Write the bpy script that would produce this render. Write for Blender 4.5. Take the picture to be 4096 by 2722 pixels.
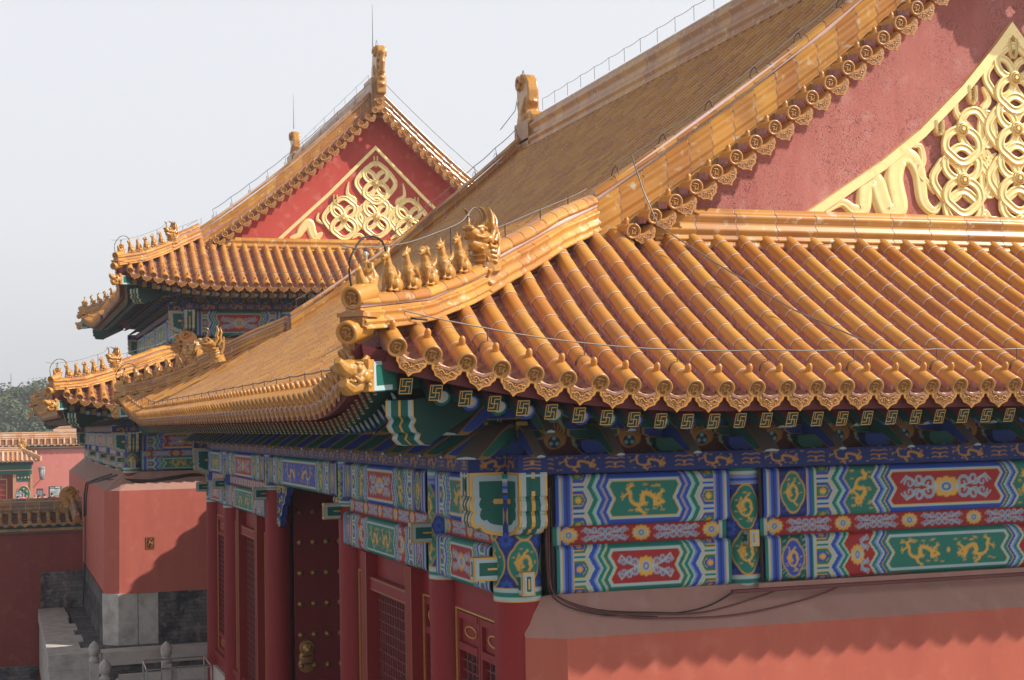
import bpy, bmesh, math, random
import numpy as np
from mathutils import Vector, Matrix
random.seed(7)
R_=math.radians; PI=math.pi
sc=bpy.context.scene
for o in list(bpy.data.objects): bpy.data.objects.remove(o)
COL=sc.collection
# ---------------------------------------------------------------- camera
CAMP=Vector((-5.7334,-16.785,7.0957))
def cam_rot(yaw,pitch,roll):
    f=Vector((-math.sin(yaw)*math.cos(pitch),math.cos(yaw)*math.cos(pitch),math.sin(pitch)))
    r=Vector((math.cos(yaw),math.sin(yaw),0)); u=r.cross(f)
    r2=r*math.cos(roll)+u*math.sin(roll); u2=-r*math.sin(roll)+u*math.cos(roll)
    return Matrix(((r2.x,u2.x,-f.x),(r2.y,u2.y,-f.y),(r2.z,u2.z,-f.z)))
cd=bpy.data.cameras.new('camera'); cam=bpy.data.objects.new('camera',cd); COL.objects.link(cam)
cd.sensor_width=36; cd.lens=52.887; cd.clip_start=.1; cd.clip_end=3000
cam.matrix_world=Matrix.Translation(CAMP)@cam_rot(-0.32870612,0.05341266,-0.01951323).to_4x4()
sc.camera=cam
# ---------------------------------------------------------------- world, sun, exposure
SUNV=Vector((2.03,-1.0,1.92)).normalized()
elev=math.asin(SUNV.z); azim=math.atan2(SUNV.x,SUNV.y)
w=bpy.data.worlds.new('World'); sc.world=w; w.use_nodes=True
nt=w.node_tree; nt.nodes.clear()
out=nt.nodes.new('ShaderNodeOutputWorld'); bg=nt.nodes.new('ShaderNodeBackground')
sky=nt.nodes.new('ShaderNodeTexSky'); sky.sky_type='NISHITA'; sky.sun_disc=False
sky.sun_elevation=elev; sky.sun_rotation=azim; sky.air_density=1.0; sky.dust_density=4.0; sky.ozone_density=1.0
hs=nt.nodes.new('ShaderNodeHueSaturation'); hs.inputs['Saturation'].default_value=.35; hs.inputs['Value'].default_value=1.0
mx=nt.nodes.new('ShaderNodeMix'); mx.data_type='RGBA'; mx.inputs[0].default_value=.62
mx.inputs[7].default_value=(8.7,8.85,9.3,1)
nt.links.new(sky.outputs[0],hs.inputs['Color']); nt.links.new(hs.outputs[0],mx.inputs[6])
tc=nt.nodes.new('ShaderNodeTexCoord'); sx=nt.nodes.new('ShaderNodeSeparateXYZ'); nt.links.new(tc.outputs['Generated'],sx.inputs[0])
gr=nt.nodes.new('ShaderNodeMapRange'); gr.inputs[1].default_value=.30; gr.inputs[2].default_value=.80; gr.inputs[3].default_value=1.0; gr.inputs[4].default_value=.27; nt.links.new(sx.outputs[2],gr.inputs[0])
ml=nt.nodes.new('ShaderNodeVectorMath'); ml.operation='SCALE'; nt.links.new(mx.outputs[2],ml.inputs[0]); nt.links.new(gr.outputs[0],ml.inputs['Scale'])
nt.links.new(ml.outputs[0],bg.inputs[0]); bg.inputs[1].default_value=.105
nt.links.new(bg.outputs[0],out.inputs[0])
sl=bpy.data.lights.new('sun','SUN'); sun=bpy.data.objects.new('sun',sl); COL.objects.link(sun)
sl.energy=5.0; sl.angle=R_(.6); sl.color=(1,.92,.80)
sun.rotation_euler=SUNV.to_track_quat('Z','Y').to_euler()
sc.view_settings.view_transform='Standard'; sc.view_settings.look='None'
sc.view_settings.exposure=0.32; sc.view_settings.gamma=1
sc.cycles.max_bounces=6; sc.cycles.diffuse_bounces=3; sc.cycles.glossy_bounces=3; sc.cycles.volume_bounces=0
sc.cycles.use_adaptive_sampling=True
# ---------------------------------------------------------------- materials
MAT={}
def mat(name,col,rough=.6,metal=0,coat=0,noise=None,island=None,bump=None,spec=.5,extra=None):
    """noise=(scale,amount,dark colour)  island=(amount)  bump=(scale,strength,dist)"""
    m=bpy.data.materials.new(name); m.use_nodes=True; n=m.node_tree.nodes; l=m.node_tree.links
    p=n['Principled BSDF']; p.inputs['Roughness'].default_value=rough; p.inputs['Metallic'].default_value=metal
    p.inputs['Coat Weight'].default_value=coat; p.inputs['Coat Roughness'].default_value=.12
    p.inputs['Specular IOR Level'].default_value=spec
    p.inputs['Base Color'].default_value=(*col,1)
    cur=None
    def mixc(fac,a,b):
        x=n.new('ShaderNodeMix'); x.data_type='RGBA'
        if isinstance(fac,(int,float)): x.inputs[0].default_value=fac
        else: l.new(fac,x.inputs[0])
        for i,v in ((6,a),(7,b)):
            if isinstance(v,tuple): x.inputs[i].default_value=(*v,1)
            else: l.new(v,x.inputs[i])
        return x.outputs[2]
    geo=n.new('ShaderNodeNewGeometry'); cur=col
    if island:
        g=n.new('ShaderNodeValToRGB'); l.new(geo.outputs['Random Per Island'],g.inputs[0])
        e=g.color_ramp.elements; cols=island
        e[0].position=0; e[0].color=(*cols[0],1); e[1].position=1; e[1].color=(*cols[-1],1)
        for i,c in enumerate(cols[1:-1]): 
            k=e.new((i+1)/(len(cols)-1)); k.color=(*c,1)
        cur=g.outputs[0]
    if noise:
        for (s,amt,dc,lo,hi) in noise:
            t=n.new('ShaderNodeTexNoise'); t.inputs['Scale'].default_value=s; t.inputs['Detail'].default_value=6
            l.new(geo.outputs['Position'],t.inputs['Vector'])
            mr=n.new('ShaderNodeMapRange'); mr.inputs[1].default_value=lo; mr.inputs[2].default_value=hi
            mr.inputs[3].default_value=0; mr.inputs[4].default_value=amt; l.new(t.outputs[0],mr.inputs[0])
            cur=mixc(mr.outputs[0],cur,dc)
    if extra: cur=extra(n,l,geo,cur,mixc,p)
    if not isinstance(cur,tuple): l.new(cur,p.inputs['Base Color'])
    if bump:
        t=n.new('ShaderNodeTexNoise'); t.inputs['Scale'].default_value=bump[0]; t.inputs['Detail'].default_value=5
        l.new(geo.outputs['Position'],t.inputs['Vector'])
        b=n.new('ShaderNodeBump'); b.inputs['Strength'].default_value=bump[1]; b.inputs['Distance'].default_value=bump[2]
        l.new(t.outputs[0],b.inputs['Height']); l.new(b.outputs[0],p.inputs['Normal'])
    MAT[name]=m; return m
Y1=(.55,.245,.040);Y2=(.47,.19,.034);Y3=(.60,.30,.055);Y4=(.38,.145,.034)
mat('glaze',Y1,.40,coat=.16,island=[Y1,Y2,Y3,(.46,.17,.03),Y1,Y4,Y3,(.38,.16,.05)],noise=[(1.1,.3,(.44,.18,.035),.48,.75),(5,.3,(.36,.15,.05),.58,.74),(28,.4,(.62,.46,.26),.60,.76)])
mat('glaze_dull',(.42,.22,.06),.38,coat=.15,island=[(.40,.185,.045),(.44,.22,.06),(.34,.16,.045),(.46,.25,.07)],noise=[(1.2,.45,(.25,.13,.06),.45,.75),(40,.3,(.5,.38,.25),.55,.8)])
mat('glaze_ridge',Y1,.34,coat=.2,island=[Y1,Y3,(.46,.20,.04),Y2,Y4],noise=[(7,.75,(.60,.48,.32),.60,.67),(2,.5,(.27,.10,.03),.48,.7)])
mat('glaze_old',(.3,.15,.05),.4,coat=.2,island=[(.52,.24,.05),(.38,.15,.05),(.56,.30,.09),(.26,.17,.11),(.44,.32,.20)],noise=[(6,.6,(.12,.10,.07),.45,.65)])
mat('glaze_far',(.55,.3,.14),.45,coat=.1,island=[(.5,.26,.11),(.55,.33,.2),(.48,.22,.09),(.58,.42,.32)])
mat('relief',(.34,.14,.025),.35,coat=.3,bump=(42,1.0,.03),noise=[(30,.5,(.18,.075,.02),.45,.7)])
mat('figure_plain',(.44,.19,.03),.34,coat=.25,noise=[(14,.6,(.17,.065,.02),.5,.7),(6,.5,(.55,.34,.13),.56,.72)],bump=(26,.5,.02))
mat('figure_old',(.36,.17,.05),.4,coat=.2,noise=[(12,.6,(.17,.09,.05),.5,.7)],bump=(22,.5,.03))
mat('mortar',(.40,.20,.20),.9,noise=[(14,.6,(.60,.46,.44),.5,.7),(5,.5,(.28,.10,.10),.5,.7)])
mat('joint',(.66,.47,.42),.85,noise=[(20,.5,(.7,.6,.58),.5,.7)])
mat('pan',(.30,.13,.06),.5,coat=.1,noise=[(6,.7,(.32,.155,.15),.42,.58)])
mat('gold_leaf',(1.0,.78,.36),.36,metal=.35,noise=[(3,.3,(.92,.62,.22),.45,.7),(9,.5,(.62,.38,.12),.6,.75)],bump=(14,.12,.02))
mat('gold',(.62,.36,.09),.4,metal=.3,noise=[(9,.3,(.4,.22,.06),.45,.7)])
mat('gold_dark',(.36,.21,.06),.4,metal=.5,noise=[(40,.5,(.16,.10,.05),.5,.7)])
mat('wood_red',(.255,.013,.016),.5,spec=.3,noise=[(1.2,.4,(.20,.010,.012),.4,.7),(7,.25,(.34,.05,.045),.62,.75)])
mat('door_red',(.17,.014,.018),.5,spec=.3)
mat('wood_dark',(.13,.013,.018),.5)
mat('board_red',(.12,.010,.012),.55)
mat('lattice',(.20,.03,.03),.5)
mat('void',(.012,.010,.012),.9)
mat('green',(.007,.105,.08),.55,spec=.3); mat('green_dk',(.005,.048,.040),.6,spec=.25); mat('blue',(.016,.05,.28),.55,spec=.3); mat('blue_dk',(.008,.022,.12),.6,spec=.25)
mat('pale',(.36,.46,.48),.6); mat('lav',(.24,.29,.50),.6); mat('black',(.01,.012,.02),.7); mat('red_paint',(.34,.02,.02),.5)
mat('stone',(.56,.50,.46),.85,noise=[(1.5,.5,(.26,.22,.20),.45,.7),(9,.5,(.44,.27,.24),.55,.75)],bump=(18,.3,.02))
mat('marble',(.54,.50,.46),.8,noise=[(3,.55,(.22,.19,.17),.42,.7),(14,.4,(.12,.11,.10),.58,.75)],bump=(20,.4,.02))
mat('steel',(.55,.55,.57),.25,metal=1); mat('wire',(.10,.085,.08),.5,metal=.3); mat('wire_light',(.20,.19,.18),.45,metal=.4); mat('iron',(.10,.055,.045),.6)
mat('cable_red',(.14,.04,.04),.7); mat('cable_black',(.02,.018,.018),.7)
mat('ground',(.19,.185,.19),.9,noise=[(.6,.5,(.12,.12,.125),.4,.7)])
mat('skin',(.45,.28,.2),.6); mat('hair',(.015,.012,.012),.6)
mat('bark',(.09,.06,.045),.9)
mat('cloth_white',(.6,.6,.6),.8); mat('cloth_pink',(.6,.08,.13),.8); mat('cloth_dark',(.03,.035,.06),.8); mat('cloth_blue',(.2,.28,.42),.8)
mat('sign_dark',(.05,.055,.07),.4); mat('sign_pale',(.50,.53,.50),.5); mat('sign_grey',(.22,.22,.25),.5); mat('white',(.8,.8,.8),.5)
mat('lamp_glass',(.35,.38,.36),.3); mat('face_white',(.6,.52,.4),.35,coat=.3)
mat('leaf',(.04,.06,.035),.75,island=[(.030,.055,.024),(.048,.080,.034),(.075,.10,.042),(.036,.065,.03)])
mat('far_roof',(.36,.30,.27),.8,noise=[(.8,.6,(.5,.36,.3),.45,.6)])
def crease_shade(n,l,geo,cur,mixc,p):   # crevice shade painted into the hollows of carved surfaces
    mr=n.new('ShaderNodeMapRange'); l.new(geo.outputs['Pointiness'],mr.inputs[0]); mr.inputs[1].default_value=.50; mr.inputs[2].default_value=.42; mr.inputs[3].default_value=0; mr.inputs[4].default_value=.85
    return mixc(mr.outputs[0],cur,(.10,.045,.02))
mat('figure',(.50,.235,.04),.34,coat=.25,noise=[(14,.5,(.26,.10,.025),.5,.7),(6,.5,(.58,.38,.16),.56,.72)],extra=crease_shade)
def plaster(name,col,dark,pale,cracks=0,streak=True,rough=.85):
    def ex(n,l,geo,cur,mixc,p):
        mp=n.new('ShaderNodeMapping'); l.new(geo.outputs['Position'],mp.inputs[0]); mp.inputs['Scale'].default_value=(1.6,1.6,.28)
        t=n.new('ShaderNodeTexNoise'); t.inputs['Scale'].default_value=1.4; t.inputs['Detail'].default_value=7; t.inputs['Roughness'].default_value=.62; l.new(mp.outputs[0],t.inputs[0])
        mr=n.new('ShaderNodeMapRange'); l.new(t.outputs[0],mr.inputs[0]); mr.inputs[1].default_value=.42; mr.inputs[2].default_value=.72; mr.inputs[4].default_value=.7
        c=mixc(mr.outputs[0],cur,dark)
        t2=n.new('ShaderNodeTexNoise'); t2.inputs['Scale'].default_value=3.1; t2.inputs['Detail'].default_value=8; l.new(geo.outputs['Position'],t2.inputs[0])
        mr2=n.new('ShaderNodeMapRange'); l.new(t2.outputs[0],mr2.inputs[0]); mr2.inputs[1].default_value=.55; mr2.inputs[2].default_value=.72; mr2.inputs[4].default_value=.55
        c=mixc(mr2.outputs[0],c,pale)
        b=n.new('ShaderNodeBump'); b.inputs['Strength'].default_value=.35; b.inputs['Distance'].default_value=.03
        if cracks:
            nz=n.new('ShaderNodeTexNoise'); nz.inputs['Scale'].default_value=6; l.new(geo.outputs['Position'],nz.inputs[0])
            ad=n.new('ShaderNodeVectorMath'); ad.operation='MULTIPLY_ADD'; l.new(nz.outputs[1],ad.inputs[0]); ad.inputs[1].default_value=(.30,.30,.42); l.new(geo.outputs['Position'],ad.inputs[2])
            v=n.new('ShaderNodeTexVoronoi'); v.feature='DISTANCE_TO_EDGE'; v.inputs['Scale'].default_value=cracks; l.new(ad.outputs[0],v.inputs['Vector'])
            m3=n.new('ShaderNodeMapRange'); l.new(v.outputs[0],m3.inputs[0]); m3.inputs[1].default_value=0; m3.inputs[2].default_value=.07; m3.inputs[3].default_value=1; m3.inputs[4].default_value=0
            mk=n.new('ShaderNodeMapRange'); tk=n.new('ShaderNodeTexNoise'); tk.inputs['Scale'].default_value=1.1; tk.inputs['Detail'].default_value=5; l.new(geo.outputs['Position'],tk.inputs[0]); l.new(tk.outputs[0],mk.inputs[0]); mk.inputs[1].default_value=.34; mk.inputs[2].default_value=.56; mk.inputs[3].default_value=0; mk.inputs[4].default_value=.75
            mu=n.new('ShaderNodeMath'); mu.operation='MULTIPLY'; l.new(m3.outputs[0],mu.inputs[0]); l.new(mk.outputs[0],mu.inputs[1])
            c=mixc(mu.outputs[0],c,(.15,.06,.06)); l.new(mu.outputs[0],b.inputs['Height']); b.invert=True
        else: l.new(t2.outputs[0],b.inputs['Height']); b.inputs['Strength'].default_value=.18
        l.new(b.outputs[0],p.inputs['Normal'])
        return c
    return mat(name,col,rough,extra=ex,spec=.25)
plaster('plaster_red',(.46,.12,.08),(.39,.09,.065),(.52,.17,.12))
plaster('plaster_gable',(.52,.20,.17),(.42,.11,.095),(.60,.31,.28),cracks=15)
plaster('plaster_gable_clean',(.56,.09,.07),(.48,.065,.055),(.62,.24,.20))
plaster('plaster_cap',(.40,.22,.18),(.34,.18,.15),(.46,.28,.24))
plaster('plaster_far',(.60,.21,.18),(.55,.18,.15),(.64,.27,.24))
plaster('plaster_red_lightened',(.54,.145,.105),(.46,.11,.085),(.60,.20,.15))  # near hall's red plaster, lightened in colour to replace missing bounce light
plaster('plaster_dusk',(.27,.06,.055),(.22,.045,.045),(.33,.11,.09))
def brickmat(name,c1,c2,mortar,scale,row,bw,rot=None,stain=None):
    def ex(n,l,geo,cur,mixc,p):
        mp=n.new('ShaderNodeMapping'); l.new(geo.outputs['Position'],mp.inputs[0])
        mp.inputs['Rotation'].default_value=rot or (R_(90),0,0)
        b=n.new('ShaderNodeTexBrick'); l.new(mp.outputs[0],b.inputs[0]); b.inputs['Scale'].default_value=scale
        b.inputs['Color1'].default_value=(*c1,1); b.inputs['Color2'].default_value=(*c2,1); b.inputs['Mortar'].default_value=(*mortar,1)
        b.inputs['Brick Width'].default_value=bw; b.inputs['Row Height'].default_value=row; b.inputs['Mortar Size'].default_value=.008
        t=n.new('ShaderNodeTexNoise'); t.inputs['Scale'].default_value=1.3; t.inputs['Detail'].default_value=8; t.inputs['Roughness'].default_value=.7; l.new(geo.outputs['Position'],t.inputs[0])
        mr=n.new('ShaderNodeMapRange'); l.new(t.outputs[0],mr.inputs[0]); mr.inputs[1].default_value=.48; mr.inputs[2].default_value=.6; mr.inputs[4].default_value=.85
        c=mixc(mr.outputs[0],b.outputs[0],stain or (.018,.018,.022))
        t2=n.new('ShaderNodeTexNoise'); t2.inputs['Scale'].default_value=4; t2.inputs['Detail'].default_value=8; l.new(geo.outputs['Position'],t2.inputs[0])
        m2=n.new('ShaderNodeMapRange'); l.new(t2.outputs[0],m2.inputs[0]); m2.inputs[1].default_value=.54; m2.inputs[2].default_value=.66; m2.inputs[4].default_value=.7
        return mixc(m2.outputs[0],c,(.26,.20,.19))
    return mat(name,c1,.85,extra=ex,bump=(20,.3,.02))
brickmat('brick',(.17,.155,.155),(.10,.095,.10),(.05,.05,.05),1,.13,.46)
brickmat('brick_side',(.13,.12,.125),(.10,.085,.095),(.05,.05,.05),1,.13,.46,rot=(R_(90),0,R_(90)))
brickmat('paving',(.115,.115,.125),(.085,.085,.095),(.03,.03,.03),1,.30,.55,rot=(0,0,0),stain=(.05,.05,.055))
# painted surfaces: colour attribute on a fine mesh grid, alpha says how golden
def paintmat():
    m=bpy.data.materials.new('paint'); m.use_nodes=True; n=m.node_tree.nodes; l=m.node_tree.links; p=n['Principled BSDF']
    a=n.new('ShaderNodeVertexColor'); a.layer_name='paint'; p.inputs['Roughness'].default_value=.55; p.inputs['Specular IOR Level'].default_value=.3
    t=n.new('ShaderNodeTexNoise'); t.inputs['Scale'].default_value=5; t.inputs['Detail'].default_value=6
    g=n.new('ShaderNodeNewGeometry'); l.new(g.outputs['Position'],t.inputs[0])
    mr=n.new('ShaderNodeMapRange'); l.new(t.outputs[0],mr.inputs[0]); mr.inputs[1].default_value=.4; mr.inputs[2].default_value=.8; mr.inputs[4].default_value=.10
    x=n.new('ShaderNodeMix'); x.data_type='RGBA'; l.new(mr.outputs[0],x.inputs[0]); l.new(a.outputs[0],x.inputs[6]); x.inputs[7].default_value=(.13,.11,.10,1)
    l.new(x.outputs[2],p.inputs['Base Color'])
    mm=n.new('ShaderNodeMath'); mm.operation='MULTIPLY'; mm.inputs[1].default_value=.45; l.new(a.outputs[1],mm.inputs[0]); l.new(mm.outputs[0],p.inputs['Metallic'])
    MAT['paint']=m
paintmat()
# ---------------------------------------------------------------- mesh builder
class MB:
    def __init__(s): s.v=[];s.f=[];s.m=[];s.sm=[];s.mats=[];s.mi={}
    def mid(s,m):
        if m not in s.mi: s.mi[m]=len(s.mats); s.mats.append(m)
        return s.mi[m]
    def add(s,vs,fs,m,smooth=False):
        b=len(s.v); s.v.extend(vs); k=s.mid(m)
        for f in fs: s.f.append(tuple(i+b for i in f)); s.m.append(k); s.sm.append(smooth)
    def quad(s,a,b,c,d,m): s.add([a,b,c,d],[(0,1,2,3)],m)
    def box(s,x0,y0,z0,x1,y1,z1,m,M=None):
        vs=[Vector((x,y,z)) for z in (z0,z1) for x,y in ((x0,y0),(x1,y0),(x1,y1),(x0,y1))]
        if M: vs=[M@v for v in vs]
        s.add(vs,[(3,2,1,0),(4,5,6,7),(0,1,5,4),(1,2,6,5),(2,3,7,6),(3,0,4,7)],m)
    def loft(s,rings,m,closed=True,cap=False,smooth=True):
        n=len(rings[0]); vs=[p for r in rings for p in r]; fs=[]
        for i in range(len(rings)-1):
            for j in range(n if closed else n-1):
                k=(j+1)%n; fs.append((i*n+j,i*n+k,(i+1)*n+k,(i+1)*n+j))
        s.add(vs,fs,m,smooth)
        if cap:
            s.add(list(rings[0]),[tuple(range(n))],m); s.add(list(rings[-1]),[tuple(range(n))],m)
    def tube(s,pts,r,m,n=8,cap=True):
        pts=[Vector(p) for p in pts]; rings=[]; 
        rs=r if isinstance(r,(list,tuple)) else [r]*len(pts)
        up=Vector((0,0,1))
        for i,p in enumerate(pts):
            t=(pts[min(i+1,len(pts)-1)]-pts[max(i-1,0)]).normalized()
            a=t.cross(up); 
            if a.length<.05: a=t.cross(Vector((0,1,0)))
            a.normalize(); b=a.cross(t)
            rings.append([p+(a*math.cos(2*PI*k/n)+b*math.sin(2*PI*k/n))*rs[i] for k in range(n)])
        s.loft(rings,m,True,cap)
    def lathe(s,prof,m,M=None,n=16,smooth=True):
        rings=[]
        for r,z in prof:
            ring=[Vector((r*math.cos(2*PI*k/n),r*math.sin(2*PI*k/n),z)) for k in range(n)]
            rings.append([M@p for p in ring] if M else ring)
        s.loft(rings,m,True,False,smooth)
        s.add(list(rings[0]),[tuple(range(n))],m); s.add(list(rings[-1]),[tuple(range(n))],m)
    def prism(s,poly,d0,d1,fn,m,m_side=None):
        """poly [(a,b)], extruded d0..d1, fn(a,b,d)->Vector"""
        n=len(poly); A=[fn(a,b,d0) for a,b in poly]; B=[fn(a,b,d1) for a,b in poly]
        s.add(A,[tuple(range(n))],m); s.add(B,[tuple(range(n))],m)
        s.add(A+B,[(i,(i+1)%n,n+(i+1)%n,n+i) for i in range(n)],m_side or m)
    def ball(s,c,r,m,seg=10,rings=6,M=None):
        c=Vector(c); rr=r if isinstance(r,(tuple,list)) else (r,r,r); vs=[]
        rg=[]
        for i in range(rings+1):
            th=PI*i/rings; rg.append([ (c+Vector((rr[0]*math.sin(th)*math.cos(2*PI*k/seg),rr[1]*math.sin(th)*math.sin(2*PI*k/seg),rr[2]*math.cos(th)))) for k in range(seg)])
        if M: rg=[[M@p for p in q] for q in rg]
        s.loft(rg,m,True,False)
    def data(s,name):
        me=bpy.data.meshes.new(name); me.from_pydata([tuple(v) for v in s.v],[],s.f)
        for k in s.mats: me.materials.append(MAT[k])
        me.polygons.foreach_set('material_index',s.m); me.polygons.foreach_set('use_smooth',s.sm); me.update(); return me
    def build(s,name,parent=None,M=None):
        if not s.v: return None
        return place(s.data(name),name,parent,M)
def setparent(o,parent):
    o.parent=parent; o.matrix_parent_inverse=world(parent).inverted()
def world(o):
    M=o.matrix_basis.copy()
    if o.parent: return world(o.parent)@o.matrix_parent_inverse@M
    return M
def place(me,name,parent=None,M=None):
    o=bpy.data.objects.new(name,me); COL.objects.link(o)
    if M is not None: o.matrix_basis=M
    if parent: setparent(o,parent)
    return o
def thing(name,label,cat,loc=(0,0,0),group=None):
    o=bpy.data.objects.new(name,None); COL.objects.link(o); o.location=loc; o.empty_display_size=.2
    o.matrix_basis=Matrix.Translation(Vector(loc))
    return tag(o,label,cat,group)
def tag(o,label,cat=None,group=None,kind=None):
    if label: o['label']=label
    if cat: o['category']=cat
    if group: o['group']=group
    if kind: o['kind']=kind
    return o
def struct(o): o['kind']='structure'; return o
def remesh(mb,name,vox,matname,smooth=2):
    me=mb.data(name+'_raw'); o=bpy.data.objects.new('tmp',me); COL.objects.link(o)
    md=o.modifiers.new('r','REMESH'); md.mode='VOXEL'; md.voxel_size=vox; md.use_smooth_shade=True
    if smooth:
        ms=o.modifiers.new('s','SMOOTH'); ms.iterations=smooth; ms.factor=.5
    dg=bpy.context.evaluated_depsgraph_get(); ev=o.evaluated_get(dg)
    out=bpy.data.meshes.new_from_object(ev); out.name=name
    bpy.data.objects.remove(o); bpy.data.meshes.remove(me)
    out.materials.clear(); out.materials.append(MAT[matname])
    out.polygons.foreach_set('use_smooth',[True]*len(out.polygons)); return out
# ---------------------------------------------------------------- decorative painting, drawn onto fine mesh grids
PC={'blue':(.018,.07,.38,0),'dblue':(.006,.024,.15,0),'green':(.01,.17,.125,0),'dgreen':(.006,.085,.07,0),'pale':(.37,.49,.49,0),'lav':(.17,.25,.54,0),
    'red':(.34,.015,.018,0),'gold':(.64,.37,.075,1),'gold2':(.46,.23,.05,1),'black':(.012,.014,.02,0),'mint':(.22,.52,.44,0),'wred':(.205,.018,.018,0),'dred':(.10,.012,.014,0)}
class Cv:
    def __init__(s,w,h,res,base,resy=None):
        s.w,s.h=w,h; s.nx=max(2,int(w*res)); s.ny=max(2,int(h*(resy or res)))
        s.X,s.Y=np.meshgrid(np.linspace(0,w,s.nx+1),np.linspace(0,h,s.ny+1)); s.c=np.zeros(s.X.shape+(4,)); s.c[...]=PC[base]
        s.aa=.6*min(w/s.nx,h/s.ny)+.001
    def win(s,x0,y0,x1,y1):
        i0=max(0,int((x0)/s.w*s.nx)-1); i1=min(s.nx,int(x1/s.w*s.nx)+2); j0=max(0,int(y0/s.h*s.ny)-1); j1=min(s.ny,int(y1/s.h*s.ny)+2)
        return slice(j0,j1+1),slice(i0,i1+1)
    def put(s,sl,d,col):
        a=np.clip(.5-d/(2*s.aa),0,1)[...,None]; s.c[sl]=s.c[sl]*(1-a)+np.array(PC[col])*a
    def line(s,pts,w,col,w2=None):
        n=len(pts)-1
        for i in range(n):
            (ax,ay),(bx,by)=pts[i],pts[i+1]; wa=w if w2 is None else w+(w2-w)*i/n; wa=max(wa*.5,.001); 
            m=wa+2*s.aa; sl=s.win(min(ax,bx)-m,min(ay,by)-m,max(ax,bx)+m,max(ay,by)+m)
            X=s.X[sl];Y=s.Y[sl]
            if X.size==0: continue
            dx,dy=bx-ax,by-ay; L=dx*dx+dy*dy+1e-12; t=np.clip(((X-ax)*dx+(Y-ay)*dy)/L,0,1)
            s.put(sl,np.hypot(X-ax-t*dx,Y-ay-t*dy)-wa,col)
    def ell(s,cx,cy,rx,ry,col,rot=0):
        m=max(rx,ry)+2*s.aa; sl=s.win(cx-m,cy-m,cx+m,cy+m); X=s.X[sl]-cx;Y=s.Y[sl]-cy
        if X.size==0: return
        c,q=math.cos(rot),math.sin(rot); x=X*c+Y*q; y=-X*q+Y*c
        k=np.sqrt((x/rx)**2+(y/ry)**2); s.put(sl,(k-1)*min(rx,ry),col)
    def lobed(s,cx,cy,rx,ry,col,n=8,amp=.1,ph=0):
        m=max(rx,ry)*1.2; sl=s.win(cx-m,cy-m,cx+m,cy+m); X=s.X[sl]-cx;Y=s.Y[sl]-cy
        if X.size==0: return
        th=np.arctan2(Y/ry,X/rx); k=np.sqrt((X/rx)**2+(Y/ry)**2); s.put(sl,(k-(1-amp+amp*np.abs(np.cos(n*.5*th+ph))))*min(rx,ry),col)
    def rect(s,x0,y0,x1,y1,col):
        m=(s.X>=x0)&(s.X<=x1)&(s.Y>=y0)&(s.Y<=y1); s.c[m]=PC[col]
    def poly(s,pts,col):
        xs=[p[0] for p in pts]; ys=[p[1] for p in pts]; sl=s.win(min(xs),min(ys),max(xs),max(ys)); X=s.X[sl];Y=s.Y[sl]
        ins=np.zeros(X.shape,bool); n=len(pts)
        for i in range(n):
            (x1,y1),(x2,y2)=pts[i],pts[(i+1)%n]
            if y1==y2: continue
            c=((y1>Y)!=(y2>Y))&(X<(x2-x1)*(Y-y1)/(y2-y1)+x1); ins^=c
        s.c[sl][ins]=PC[col]
def squig(f,n=24): return [f(i/n) for i in range(n+1)]
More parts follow.
